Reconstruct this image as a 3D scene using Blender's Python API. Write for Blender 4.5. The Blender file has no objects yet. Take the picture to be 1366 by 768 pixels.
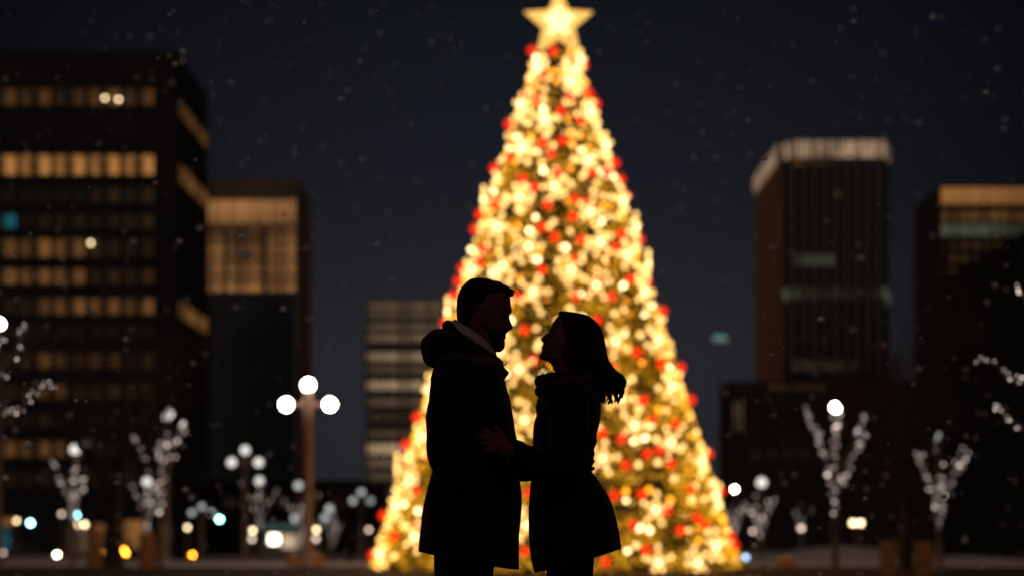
import bpy, bmesh, math, random
from mathutils import Vector, Matrix, noise as mnoise
random.seed(11)
R=math.radians
SC=bpy.context.scene
COL=SC.collection
F=2277.0; CX=683.0; HY=700.0; CH=0.97      # focal length in photo pixels, horizon row, camera height
FD=5.76                                     # distance of the couple

def P(px,py,d): return Vector(((px-CX)/F*d, d, CH-(py-HY)/F*d))
def X(px,d): return (px-CX)/F*d
def Zh(py,d): return CH-(py-HY)/F*d

# ------------------------------------------------------------------ materials
def mat(name,col,rough=0.7,nscale=None,namt=0.3,metal=0.0,spec=0.3,bump=0.0,bscale=20):
    m=bpy.data.materials.new(name); m.use_nodes=True
    nt=m.node_tree; b=nt.nodes['Principled BSDF']
    b.inputs['Base Color'].default_value=(*col,1); b.inputs['Roughness'].default_value=rough
    b.inputs['Metallic'].default_value=metal; b.inputs['Specular IOR Level'].default_value=spec
    tc=nt.nodes.new('ShaderNodeTexCoord')
    if nscale:
        n=nt.nodes.new('ShaderNodeTexNoise'); n.inputs['Scale'].default_value=nscale; n.inputs['Detail'].default_value=5
        nt.links.new(tc.outputs['Object'],n.inputs['Vector'])
        r=nt.nodes.new('ShaderNodeValToRGB')
        r.color_ramp.elements[0].position=0.3; r.color_ramp.elements[1].position=0.7
        r.color_ramp.elements[0].color=(*[c*(1-namt) for c in col],1)
        r.color_ramp.elements[1].color=(*[min(1,c*(1+namt)) for c in col],1)
        nt.links.new(n.outputs['Fac'],r.inputs['Fac']); nt.links.new(r.outputs['Color'],b.inputs['Base Color'])
    if bump:
        n2=nt.nodes.new('ShaderNodeTexNoise'); n2.inputs['Scale'].default_value=bscale; n2.inputs['Detail'].default_value=6
        nt.links.new(tc.outputs['Object'],n2.inputs['Vector'])
        bp=nt.nodes.new('ShaderNodeBump'); bp.inputs['Strength'].default_value=bump; bp.inputs['Distance'].default_value=0.02
        nt.links.new(n2.outputs['Fac'],bp.inputs['Height']); nt.links.new(bp.outputs['Normal'],b.inputs['Normal'])
    return m
def emat(name,col,strength,sample=True,nscale=None,lo=0.3,stretch=(1,1,1),base=(0.02,0.02,0.02)):
    m=bpy.data.materials.new(name); m.use_nodes=True
    nt=m.node_tree; b=nt.nodes['Principled BSDF']
    b.inputs['Base Color'].default_value=(*base,1); b.inputs['Roughness'].default_value=0.4
    b.inputs['Emission Color'].default_value=(*col,1); b.inputs['Emission Strength'].default_value=strength
    if nscale:
        tc=nt.nodes.new('ShaderNodeTexCoord'); mp=nt.nodes.new('ShaderNodeMapping'); mp.inputs['Scale'].default_value=stretch
        n=nt.nodes.new('ShaderNodeTexNoise'); n.inputs['Scale'].default_value=nscale; n.inputs['Detail'].default_value=3
        r=nt.nodes.new('ShaderNodeMapRange'); r.inputs[1].default_value=0.35; r.inputs[2].default_value=0.65
        r.inputs[3].default_value=lo*strength; r.inputs[4].default_value=strength*1.25
        nt.links.new(tc.outputs['Object'],mp.inputs['Vector']); nt.links.new(mp.outputs['Vector'],n.inputs['Vector'])
        nt.links.new(n.outputs['Fac'],r.inputs['Value']); nt.links.new(r.outputs['Result'],b.inputs['Emission Strength'])
    if not sample: m.cycles.emission_sampling='NONE'
    return m

M={}
M['coat']=mat('wool_coat_black',(0.010,0.010,0.012),0.9,60,0.3,spec=0.1,bump=0.3,bscale=300)
M['coat2']=mat('wool_coat_dark',(0.010,0.009,0.009),0.9,60,0.3,spec=0.1,bump=0.3,bscale=300)
M['trouser']=mat('trouser_cloth',(0.009,0.009,0.011),0.9,50,0.3,spec=0.1)
M['fleece']=mat('fleece_lining',(0.30,0.25,0.23),0.95,80,0.2,spec=0.05,bump=0.4,bscale=200)
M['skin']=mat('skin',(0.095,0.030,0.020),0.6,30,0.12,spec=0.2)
M['hair']=mat('dark_hair',(0.010,0.005,0.004),0.6,80,0.4,spec=0.12)
M['scarf']=mat('knitted_scarf',(0.022,0.012,0.012),0.95,90,0.4,spec=0.05,bump=0.6,bscale=120)
M['eye']=mat('eye',(0.06,0.045,0.04),0.3)
M['shoe']=mat('shoe_leather',(0.012,0.010,0.009),0.4)
M['metal']=mat('dark_metal',(0.03,0.03,0.03),0.5,metal=0.6)
M['post']=mat('bronze_post_paint',(0.36,0.22,0.16),0.55,8,0.25)
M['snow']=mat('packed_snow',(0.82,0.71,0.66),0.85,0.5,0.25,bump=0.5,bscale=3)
M['paving']=mat('plaza_paving',(0.075,0.045,0.034),0.8,1.5,0.4,bump=0.3,bscale=6)
M['asphalt']=mat('asphalt',(0.05,0.05,0.052),0.7,1.0,0.2)
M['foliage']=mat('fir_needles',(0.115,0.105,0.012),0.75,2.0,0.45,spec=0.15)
M['bark']=mat('bark',(0.05,0.034,0.027),0.9,12,0.4,bump=0.6,bscale=30)
M['bark_pale']=mat('pale_bark',(0.24,0.17,0.13),0.9,12,0.3,bump=0.5,bscale=30)
M['bollard']=mat('weathered_wood',(0.55,0.25,0.10),0.8,6,0.35,bump=0.4,bscale=15)
M['wire']=mat('green_wire',(0.01,0.02,0.008),0.6)
M['frame']=mat('gold_frame',(0.5,0.33,0.1),0.4,metal=0.4)
M['wallA']=mat('black_cladding',(0.020,0.020,0.022),0.7,0.3,0.25)
M['wallAside']=mat('dark_brown_cladding',(0.028,0.023,0.021),0.8,0.3,0.25)
M['wallB']=mat('brown_concrete',(0.19,0.135,0.10),0.9,0.2,0.2)
M['navy']=mat('navy_glass',(0.018,0.035,0.055),0.25,0.3,0.4,spec=0.5)
M['wallC']=mat('grey_concrete',(0.20,0.18,0.17),0.9,0.2,0.2)
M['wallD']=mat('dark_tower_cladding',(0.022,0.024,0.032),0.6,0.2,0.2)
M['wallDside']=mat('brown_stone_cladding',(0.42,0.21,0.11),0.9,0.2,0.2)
M['fin']=mat('tower_fin',(0.22,0.18,0.17),0.6)
M['podium']=mat('podium_stone',(0.06,0.043,0.038),0.9,0.2,0.3)
M['wallF']=mat('near_black_brick',(0.014,0.013,0.013),0.9,0.4,0.3)
M['glass_dark']=mat('dark_glass',(0.03,0.028,0.028),0.25,spec=0.5)
M['carpaint']=mat('dark_car_paint',(0.018,0.018,0.022),0.25,spec=0.6)
M['rubber']=mat('tyre_rubber',(0.015,0.015,0.015),0.8)
M['wframe']=mat('window_frame',(0.04,0.035,0.03),0.6)
AMB=(1.0,0.42,0.11)
def lit(level,kind='amber'):
    lv=round(level,2); k=f'lit_window_{kind}_{lv}'
    if k not in M:
        c={'amber':AMB,'teal':(0.05,0.6,0.75),'green':(0.55,0.62,0.36),'crown':(1.0,0.64,0.40),'cream':(1.0,0.68,0.38),'peach':(1.0,0.44,0.15)}[kind]
        M[k]=emat(k,c,lv*0.50,False,1.1,0.25,(1.3,1,0.35),base=(0.03,0.03,0.03))
    return M[k]
M['globe']=emat('lamp_globe_glow',(1.0,0.92,0.76),34)
M['globe_mid']=emat('lamp_globe_mid',(1.0,0.95,0.88),1.3)
M['globe_dim']=emat('lamp_globe_dim',(0.95,1.0,1.0),.75)
M['warmlamp']=emat('warm_lamp_glow',(1.0,0.76,0.42),7)
M['palelamp']=emat('pale_lamp_glow',(1.0,0.75,0.6),3.2)
M['cyan']=emat('green_signal_glow',(0.35,0.98,1.0),30)
M['bluespot']=emat('blue_spot_glow',(0.5,0.7,1.0),4,False)
M['bulb_w']=emat('warm_white_bulb',(1.0,0.575,0.175),2.75)
M['bulb_b']=emat('bright_bulb',(1.0,0.70,0.32),5.2)
M['bulb_a']=emat('amber_bulb',(1.0,0.34,0.02),2.9)
M['red']=emat('red_glow',(1.0,0.025,0.004),1.25,base=(0.4,0.01,0.01))
M['starb']=emat('star_glow',(1.0,0.54,0.12),1.3)
M['starcore']=emat('star_core_glow',(1.0,0.70,0.30),2.4)
M['ice']=emat('cool_white_bulb',(1.0,0.80,0.72),0.55,False)
M['ice_mid']=emat('cool_white_bulb_mid',(1.0,0.82,0.74),1.05,False)
M['ice_hot']=emat('cool_white_bulb_bright',(1.0,0.84,0.72),2.5,False)
M['headlamp']=emat('headlamp_glow',(1.0,0.85,0.6),42,False)
M['headcool']=emat('cool_headlamp_glow',(0.5,0.9,1.0),34,False)
M['turn']=emat('amber_turn_glow',(1.0,0.33,0.02),26,False)
fl=bpy.data.materials.new('snowflake'); fl.use_nodes=True
nt=fl.node_tree; b=nt.nodes['Principled BSDF']; nt.nodes.remove(b)
d1=nt.nodes.new('ShaderNodeBsdfDiffuse'); d1.inputs[0].default_value=(0.98,0.97,0.98,1)
d2=nt.nodes.new('ShaderNodeBsdfTranslucent'); d2.inputs[0].default_value=(0.95,0.93,0.93,1)
mx=nt.nodes.new('ShaderNodeMixShader'); mx.inputs[0].default_value=0.4
nt.links.new(d1.outputs[0],mx.inputs[1]); nt.links.new(d2.outputs[0],mx.inputs[2])
nt.links.new(mx.outputs[0],nt.nodes['Material Output'].inputs[0]); M['flake']=fl

for k_ in ('coat','coat2','hair','scarf','trouser'):
    b_=M[k_].node_tree.nodes['Principled BSDF']; b_.inputs['Sheen Weight'].default_value=.22; b_.inputs['Sheen Roughness'].default_value=.3; b_.inputs['Sheen Tint'].default_value=(1,.6,.4,1)
# ------------------------------------------------------------------ object helpers
def obj(name,me,m=None,parent=None,loc=None):
    o=bpy.data.objects.new(name,me); COL.objects.link(o)
    if m is not None and not me.materials: me.materials.append(m)
    if parent is not None: o.parent=parent
    if loc is not None: o.location=loc
    return o
def link_bm(name,bm,m,parent=None,smooth=False,loc=None):
    me=bpy.data.meshes.new(name); bm.normal_update(); bm.to_mesh(me); bm.free()
    if smooth:
        for p in me.polygons: p.use_smooth=True
    return obj(name,me,m,parent,loc)
def thing(name,label,cat,loc=(0,0,0),group=None,rz=0):
    o=bpy.data.objects.new(name,None); COL.objects.link(o); o.location=loc; o.rotation_euler.z=rz
    o.empty_display_size=0.2
    tag(o,label,cat,group); return o
def tag(o,label,cat,group=None,kind=None):
    if label: o['label']=label
    if cat: o['category']=cat
    if group: o['group']=group
    if kind: o['kind']=kind
    return o
def box(bm,x0,x1,y0,y1,z0,z1):
    v=[bm.verts.new((x,y,z)) for x in (x0,x1) for y in (y0,y1) for z in (z0,z1)]
    for f in ((0,1,3,2),(4,6,7,5),(0,4,5,1),(2,3,7,6),(0,2,6,4),(1,5,7,3)):
        bm.faces.new([v[i] for i in f])
def tube(bm,pts,rad,n=8,cap=True,sq=(1,1)):
    pts=[Vector(p) for p in pts]; rings=[]; ref=None
    for i,p in enumerate(pts):
        a=pts[max(0,i-1)]; c=pts[min(len(pts)-1,i+1)]; t=(c-a)
        if t.length<1e-9: t=Vector((0,0,1))
        t.normalize()
        if ref is None: ref=Vector((0,0,1)) if abs(t.z)<0.9 else Vector((1,0,0))
        u=t.cross(ref)
        if u.length<1e-6: u=t.cross(Vector((0,1,0)))
        u.normalize(); w=u.cross(t).normalized(); ref=w
        r=rad[i] if isinstance(rad,(list,tuple)) else rad
        rings.append([bm.verts.new(p+u*(math.cos(2*math.pi*k/n)*r*sq[0])+w*(math.sin(2*math.pi*k/n)*r*sq[1])) for k in range(n)])
    for a,c in zip(rings,rings[1:]):
        for k in range(n): bm.faces.new((a[k],a[(k+1)%n],c[(k+1)%n],c[k]))
    if cap:
        bm.faces.new(rings[0]); bm.faces.new(list(reversed(rings[-1])))
def ball(bm,c,r,seg=2,sc=(1,1,1)):
    mt=Matrix.Translation(Vector(c))@Matrix.Diagonal((*sc,1))
    bmesh.ops.create_icosphere(bm,subdivisions=seg,radius=r,matrix=mt)
def capsule_chain(bm,pts,rads,n=14):
    """tapered chain with balls at the joints: the raw volume of a limb before it is fused"""
    tube(bm,pts,rads,n)
    for p,r in zip(pts,rads): ball(bm,p,r*1.0,2)
def fuse(bm,voxel,name,m,parent,smooth_it=2):
    bmesh.ops.recalc_face_normals(bm,faces=bm.faces)
    me=bpy.data.meshes.new(name+'_raw'); bm.to_mesh(me); bm.free()
    t=bpy.data.objects.new(name+'_raw',me); COL.objects.link(t)
    md=t.modifiers.new('r','REMESH'); md.mode='VOXEL'; md.voxel_size=voxel
    if smooth_it:
        s=t.modifiers.new('s','SMOOTH'); s.factor=0.5; s.iterations=smooth_it
    dg=bpy.context.evaluated_depsgraph_get(); dg.update()
    out=bpy.data.meshes.new_from_object(t.evaluated_get(dg))
    out.name=name
    bpy.data.objects.remove(t); 
    for p in out.polygons: p.use_smooth=True
    out.materials.clear()
    return obj(name,out,m,parent)
def catmull(keys,sub):
    """interpolate rows of numbers with Catmull-Rom"""
    out=[]
    n=len(keys)
    for i in range(n-1):
        p0=keys[max(0,i-1)];p1=keys[i];p2=keys[i+1];p3=keys[min(n-1,i+2)]
        for s in range(sub):
            t=s/sub
            out.append([0.5*((2*b)+(c-a)*t+(2*a-5*b+4*c-d)*t*t+(-a+3*b-3*c+d)*t*t*t) for a,b,c,d in zip(p0,p1,p2,p3)])
    out.append(list(keys[-1])); return out
def loft(bm,rows,d,n=56,ex=2.3,cap0=True,cap1=True,fold=0.0,seed=0,yoff=0.0):
    """rows: (y_left,y_right,x_left,x_right,half_depth) measured on the photograph's scale at distance d"""
    rings=[]
    s=d/F
    for j,(yl,yr,xl,xr,hd) in enumerate(rows):
        ring=[]
        xc=(xl+xr)/2; a=(xr-xl)/2
        for k in range(n):
            th=2*math.pi*k/n
            c,si=math.cos(th),math.sin(th)
            cc=math.copysign(abs(c)**(2/ex),c); ss=math.copysign(abs(si)**(2/ex),si)
            px=xc+a*cc; t=(px-xl)/max(1e-6,(xr-xl)); py=yl+(yr-yl)*t
            yy=hd*ss
            if fold:
                w=abs(si)
                f=fold*w*(math.sin(th*9+seed+py*0.011)+0.7*math.sin(th*17+py*0.03+seed*2)+1.2*mnoise.noise(Vector((px*0.03+seed,py*0.022,yy*9))))
                yy+=f*math.copysign(1,si)
            v=Vector(((px-CX)*s, d+yoff+yy, CH-(py-HY)*s))
            ring.append(bm.verts.new(v))
        rings.append(ring)
    for a,c in zip(rings,rings[1:]):
        for k in range(n): bm.faces.new((a[k],a[(k+1)%n],c[(k+1)%n],c[k]))
    if cap0: bm.faces.new(rings[0])
    if cap1: bm.faces.new(list(reversed(rings[-1])))
    return rings
def interp(tab,y):
    if y<=tab[0][0]: return tab[0][1]
    for (a,va),(b_,vb) in zip(tab,tab[1:]):
        if y<=b_: return va+(vb-va)*(y-a)/(b_-a)
    return tab[-1][1]

# ------------------------------------------------------------------ ground
def gz(x,y):
    if y<46: h=0.0
    elif y<118: h=-1.7*(y-46)/72
    else: h=-1.7
    # drifts of shovelled snow beyond the plaza on the right
    for (mx_,my_,rx,ry,hh) in ((12,62,4.5,5,0.6),(17.5,66,4,6,0.25),(8.6,72,3.2,5,0.6),(-17,64,5,4,0.25)):
        q=((x-mx_)/rx)**2+((y-my_)/ry)**2
        if q<1: h+=hh*(1-q)**2
    return h
bm=bmesh.new()
xs=[-900,-500,-250,-120,-80]+[x*1.0 for x in range(-60,61)]+[80,120,250,500,900]
ys=[-900,-400,-100,-40,-20,-5]+[y*1.0 for y in range(0,140,1)]+[150,200,300,500,900,1600]
G=[[bm.verts.new((x,y,gz(x,y)+(0.03*mnoise.noise(Vector((x*.35,y*.35,0))) if 40<y<115 else 0))) for x in xs] for y in ys]
for r0,r1 in zip(G,G[1:]):
    for i in range(len(xs)-1): bm.faces.new((r0[i],r0[i+1],r1[i+1],r1[i]))
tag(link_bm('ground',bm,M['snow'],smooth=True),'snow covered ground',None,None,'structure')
bm=bmesh.new(); box(bm,-70,70,-30,38.3,-0.05,0.012)
tag(link_bm('plaza',bm,M['paving']),'dark paved plaza',None,None,'structure')
bm=bmesh.new(); box(bm,-70,70,38.3,38.6,-0.05,0.03)
tag(link_bm('kerb',bm,M['podium']),'low stone kerb at plaza edge',None,None,'structure')
bm=bmesh.new(); box(bm,-300,300,119,131,-1.9,-1.694)
tag(link_bm('road',bm,M['asphalt']),'street behind the plaza',None,None,'structure')
bm=bmesh.new()
for x in range(-70,70,6): box(bm,x,x+3,124.9,125.05,-1.70,-1.690)
tag(link_bm('road_markings',bm,mat('lane_paint',(0.7,0.7,0.68),0.6)),'white lane dashes',None,None,'structure')

# ------------------------------------------------------------------ the man
def head_mesh(bm,y0,y1,front,basef,back,hw,d,sgn,step=0.8,n=72,nosew=0.012,lipw=0.024,sock=None):
    """head built from horizontal slices; sgn=+1 faces right, -1 faces left"""
    s=d/F; rings=[]; y=y0
    while y<=y1+1e-6:
        f=interp(front,y); bf=interp(basef,y); bk=interp(back,y); w=interp(hw,y)
        xc=bk+(bf-bk)*0.45; ring=[]
        for k in range(n):
            th=2*math.pi*(k+0.5)/n
            c,si=math.cos(th),math.sin(th)
            if c>0:
                px=xc+(bf-xc)*abs(c)**0.85; lat=w*math.copysign(abs(si)**0.95,si)
            else:
                px=xc-(xc-bk)*abs(c)**0.9; lat=w*math.copysign(abs(si)**0.9,si)
            if c>0:
                dd=f-bf; wid=nosew if abs(dd)*s>0.008 else lipw
                px+=dd*math.exp(-(lat/wid)**2)
                if sock:                               # eye sockets
                    e=math.exp(-((y-sock[0])/3.6)**2)*math.exp(-((abs(lat)-0.031)/0.014)**2)
                    px-=sgn*e*3.0
            ring.append(bm.verts.new(((px-CX)*s,d+lat,CH-(y-HY)*s)))
        rings.append(ring); y+=step
    for a,c in zip(rings,rings[1:]):
        for k in range(n): bm.faces.new((a[k],a[(k+1)%n],c[(k+1)%n],c[k]))
    bm.faces.new(rings[0]); bm.faces.new(list(reversed(rings[-1])))
def ear(bm,px,py,d,side,tilt=0.0):
    c=P(px,py,FD); c.y=FD+side*d
    pts=[]
    for k in range(13):
        a=R(-60+k*24); 
        dx=math.sin(a)*0.016; dz=math.cos(a)*0.030
        ct,st=math.cos(tilt),math.sin(tilt)
        pts.append(c+Vector((dx*ct-dz*st,side*(0.012+0.004*math.sin(a)),dx*st+dz*ct)))
    tube(bm,pts,[0.0045]*13,8)
    ball(bm,c+Vector((0,side*0.003,0)),0.022,2,(0.6,0.35,1.1))
def hand(bm,wrist,palm,tips,knuck,thumb,thumb_root,nrm,rp=0.012):
    """palm block plus five separate bent fingers"""
    wrist,palm=Vector(wrist),Vector(palm); nrm=Vector(nrm)
    capsule_chain(bm,[wrist,wrist.lerp(palm,0.5),palm],[0.024,0.024,0.02],12)
    for kn,tp,L in zip(knuck,tips,(1,1.05,1,0.85)):
        kn,tp=Vector(kn),Vector(tp)
        tube(bm,[wrist.lerp(palm,0.35),kn],[0.017,0.0125],10); ball(bm,kn,0.0125,2)
        m1=kn.lerp(tp,0.42)+nrm*0.006; m2=kn.lerp(tp,0.74)+nrm*0.005
        capsule_chain(bm,[kn,m1,m2,tp],[0.0105,0.0095,0.0085,0.0068],10)
    tr,th=Vector(thumb_root),Vector(thumb)
    capsule_chain(bm,[wrist.lerp(palm,0.3),tr,tr.lerp(th,0.5)+nrm*0.004,th],[0.018,0.0135,0.0115,0.0085],10)

man=thing('person','man in black hooded winter coat facing right toward the woman','person',(X(632,FD),FD,0))
def child_of(o,par):
    o.parent=par; o.matrix_parent_inverse=Matrix.Translation(par.location).inverted(); return o
mb=bmesh.new()
m_front=[(376,668),(384,676),(391,679.6),(392.6,680),(399,680.7),(408,681.9),(413,682.9),(415.2,683.1),(417.7,681.6),(420.3,679),(422.5,679.2),(425,680.2),(431.4,682.8),(434,684.3),(436,685.4),(437.6,684.6),(439.5,682.6),(440.5,679),(443,677),(445.7,674.4),(447.5,674.6),(449.5,675.2),(451.3,674.4),(452.6,672.4),(454.4,673.6),(456.7,673.9),(459,672.9),(461.4,672.2),(465.3,671.8),(467.3,669.2),(468.3,666),(469.5,660)]
m_base=[(376,668),(384,676),(391,679.6),(400,680.4),(410,681),(415,680.8),(420,678),(426,676.5),(436,675.6),(444,673.8),(452,672),(460,671.5),(465.3,671),(467.3,668.4),(468.3,665),(469.5,659)]
m_back=[(376,622),(384,616),(396,612),(410,611.5),(424,612),(436,613),(446,615),(456,620),(469.5,628)]
m_hw=[(376,0.045),(384,0.065),(396,0.075),(410,0.077),(424,0.075),(436,0.071),(446,0.066),(456,0.058),(464,0.048),(469.5,0.038)]
head_mesh(mb,376,469.3,m_front,m_base,m_back,m_hw,FD,1,sock=(421,))
ball(mb,P(640,392,FD),0.066,3,(1.0,1.0,0.62))
for s_ in (1,-1): ear(mb,641.5,424,0.073,s_,0.15)
# neck, trunk, hips
capsule_chain(mb,[P(632,440,FD),P(628,465,FD),P(624,492,FD)],[0.062,0.062,0.07],20)
loft(mb,catmull([(486,486,606,650,.09),(497,497,592,664,.17),(512,512,586,668,.19),(545,545,584,672,.17),(600,600,590,672,.15),(650,650,586,672,.16),(700,700,584,672,.175),(735,735,588,664,.16)],3),FD,40)
def leg(bm,hipx,kneex,ankx,side,sc=1.0,toe=1):
    y=FD+side*0.095*sc
    hp=P(hipx,715,FD); kn=P(kneex,880,FD); an=P(ankx,1050,FD)
    pts=[Vector((p.x,y,p.z)) for p in (hp,hp.lerp(kn,.5),kn,kn.lerp(an,.35),an)]
    capsule_chain(bm,pts,[0.085*sc,0.075*sc,0.055*sc,0.055*sc,0.036*sc],18)
    tube(bm,[Vector((pts[-1].x-toe*0.04,y,0.045)),Vector((pts[-1].x+toe*0.06,y,0.042)),Vector((pts[-1].x+toe*0.16,y,0.028)),Vector((pts[-1].x+toe*0.2,y,0.024))],[0.038,0.042,0.032,0.018],14)
leg(mb,628,622,618,-1); leg(mb,626,626,620,1)
# near arm hangs with the hand in the coat pocket, far arm reaches round the woman's waist
sn=[P(610,508,FD),P(599,607,FD),P(637,682,FD)]
sn=[Vector((sn[0].x,FD-0.19,sn[0].z)),Vector((sn[1].x,FD-0.235,sn[1].z)),Vector((sn[2].x,FD-0.19,sn[2].z))]
capsule_chain(mb,sn,[0.055,0.043,0.03],14)
ptn=lambda px,py,yy:Vector((X(px,FD),yy,Zh(py,FD)))
hand(mb,sn[2],sn[2]+Vector((0.03,0,-0.07)),[sn[2]+Vector((0.04+0.01*i,0.02*(i-1.5),-0.155+abs(i-1.4)*0.01)) for i in range(4)],
     [sn[2]+Vector((0.03+0.004*i,0.018*(i-1.5),-0.085)) for i in range(4)],sn[2]+Vector((0.07,-0.03,-0.085)),sn[2]+Vector((0.045,-0.025,-0.04)),(0,-1,0))
sf=[ptn(640,508,FD+0.19),ptn(656,608,FD+0.24),ptn(748,616,FD+0.215)]
capsule_chain(mb,sf,[0.055,0.043,0.028],14)
hand(mb,sf[2],ptn(768,613,FD+0.185),[ptn(791.5,596+9.3*i,FD+0.02-0.005*abs(i-1)) for i in range(4)],
     [ptn(783,600+8*i,FD+0.14) for i in range(4)],ptn(779,583,FD+0.14),ptn(764,598,FD+0.185),(0.7,0.5,0))
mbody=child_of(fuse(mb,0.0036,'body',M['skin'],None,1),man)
for s_ in (1,-1):
    e=bmesh.new(); c=ptn(675.6,421.3,FD+s_*0.031); ball(e,c,0.0105,3)
    child_of(link_bm('eye',e,M['eye'],None,True),man)
    e=bmesh.new(); tube(e,[ptn(680.6,414.5,FD+s_*0.014),ptn(680,413.3,FD+s_*0.03),ptn(676,414.8,FD+s_*0.047)],[0.003,0.0036,0.002],8)
    child_of(link_bm('eyebrow',e,M['hair'],None,True),man)
# hair: short, swept forward into a small tuft
hb=bmesh.new()
hr=[(371.2,371.2,634,645,.015),(372.6,372.6,627,653,.035),(376.7,376.7,622,662.5,.058),(380.5,380.5,618,673,.068),(384,384,615,680,.073),(388.5,388.5,613,681,.077),(393,393,611,677.5,.0795),(398,398,609.7,667,.081),(404,404,609.2,664,.082),(412,412,608.9,656,.081),(420,420,609.2,646,.079),(428,428,610,640,.076),(436,436,611,634,.071),(444,444,613,630,.066)]
loft(hb,catmull(hr,3),FD,64,2.05)
rnd=random.Random(3)
for i in range(620):                                     # short strands over the crown and fringe
    u=rnd.random(); 
    if u<0.6:
        x0=rnd.uniform(625,676); y0=interp([(609,400),(620,380),(639,371.5),(652,373.2),(662,377.2),(673,381),(684,388)],x0)+rnd.uniform(0.2,3.5)
        dp=rnd.uniform(-.05,.05); L=rnd.uniform(3,8); dx,dy=L*0.92,L*0.38
        if x0<640: dy=-L*0.02
        y0+=abs(dp)*60
    else:
        x0=rnd.uniform(668,682); y0=interp([(668,382),(684,388)],x0)+rnd.uniform(0,4); dp=rnd.uniform(-.045,.045); L=rnd.uniform(3,6); dx,dy=L*0.9,L*rnd.uniform(-.1,.6)
        dx=min(dx,687-x0); y0+=abs(dp)*50
    a=ptn(x0-2,y0+1.0,FD+dp); b_=ptn(x0+dx*.5,y0+dy*.4-rnd.uniform(.4,1.5),FD+dp*1.02); c=ptn(x0+dx,y0+dy,FD+dp*1.03)
    tube(hb,[a,b_,c],[0.0026,0.0020,0.0007],5)
for i in range(120):                                     # nape and back bristles
    y0=rnd.uniform(378,426); x0=interp([(371,639),(378.7,619.5),(388.4,613),(397.6,609.4),(412,608.9),(424,609.5),(426,609.6)],y0)+0.8
    dp=rnd.uniform(-.03,.03)
    tube(hb,[ptn(x0+2,y0,FD+dp),ptn(x0-rnd.uniform(-.3,.9),y0+rnd.uniform(2,4),FD+dp)],[0.0022,0.0006],5)
child_of(link_bm('hair',hb,M['hair'],None,True),man)
bb=bmesh.new()                                           # trimmed beard
brow=[(431,431,637,645,.0745),(438,438,637,656,.072),(444,444,638,668,.069),(449,449,640,674.4,.064),(452.6,452.6,642,672.2,.060),(458,458,645,673.6,.054),(464,464,648,672.6,.048),(467.6,467.6,655,669.8,.035),(468.8,468.8,660,667.5,.02)]
loft(bb,catmull(brow,3),FD,40,1.9)
child_of(link_bm('beard',bb,M['hair'],None,True),man)
# coat
cb=bmesh.new()
mc=[(462,476,600,652,.085),(472,480,590,663,.12),(482,486,585,670,.165),(491,491,582,672,.20),(500,500,578.9,672,.225),(511,511,575.6,674,.24),(523,523,573.4,677.8,.245),(540,540,572.3,682,.245),(560,560,572.6,685.2,.24),(578,578,573.4,688,.235),(597,597,576.6,692.2,.23),(609,609,578.7,692.9,.23),(620,620,578.9,693.2,.235),(632,632,576,693.5,.24),(644,645,572.4,694.1,.25),(660,662,568.3,696,.255),(682,687,564.1,695.2,.26),(704,712,561.6,692.7,.265),(722,737,559.6,692.4,.27),(734,758.8,558.7,692.7,.272)]
rr=loft(cb,catmull(mc,4),FD,72,2.5,cap0=True,cap1=False,fold=0.0035,seed=1.3)
last=rr[-1]
inner=[cb.verts.new(Vector((v.co.x*0.995+X(626,FD)*0.005,FD+(v.co.y-FD)*0.96,v.co.z+0.012))) for v in last]
inner2=[cb.verts.new(Vector((X(626,FD)+(v.co.x-X(626,FD))*.9,FD+(v.co.y-FD)*.85,v.co.z+0.05))) for v in inner]
for a,c in ((last,inner),(inner,inner2)):
    for k in range(72): cb.faces.new((a[k],a[(k+1)%72],c[(k+1)%72],c[k]))
cb.faces.new(inner2)
coat=child_of(link_bm('coat',cb,M['coat'],None,True),man)
def sleeve(pts,rads,m,par,name='sleeve',n=24):
    b2=bmesh.new(); P_=[Vector(p) for p in pts]
    rows=catmull([list(p)+[r] for p,r in zip(P_,rads)],8)
    tube(b2,[r[:3] for r in rows],[r[3]*(1+0.05*math.sin(i*1.7)+0.03*math.sin(i*3.1)) for i,r in enumerate(rows)],n)
    ball(b2,P_[0],rads[0],3); ball(b2,P_[1],rads[1]*1.02,3)
    return child_of(link_bm(name,b2,m,None,True),par)
sleeve([(sn[0].x,sn[0].y+0.01,sn[0].z),(sn[1].x,sn[1].y,sn[1].z),(sn[2].x,sn[2].y,sn[2].z)],[0.078,0.062,0.048],M['coat'],man)
sleeve([sf[0],sf[1],sf[2]],[0.078,0.06,0.045],M['coat'],man)
# hood bunched behind the neck
hd=bmesh.new()
hood=[(438.6,440,584,594.5,.03),(441,444,577,606,.075),(446,452,570.5,618,.115),(452,460,564.3,628,.14),(459,468,561.2,636,.155),(467,476,561.6,640,.16),(475,484,563.2,636,.155),(482,488,565.4,620,.14),(486.4,489.5,569.5,600,.10),(488.8,489.2,573.5,584,.05)]
loft(hd,catmull(hood,4),FD,60,2.2,fold=0.004,seed=4)
# hood rim rising to the collar at the nape
rim=[]
for k in range(25):
    a=math.pi*(k/24); u=math.sin(a)
    px=648-50*u**0.8; py=478-43*u**0.8+3.5*abs(math.cos(a)); yy=FD-0.105*math.cos(a)
    rim.append(ptn(px,py,yy))
tube(hd,rim,[0.010+0.012*math.sin(math.pi*k/24)**3 for k in range(25)],12)
h1=bmesh.new()
child_of(link_bm('hood',hd,M['coat'],None,True),man); h1.free()
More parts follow.
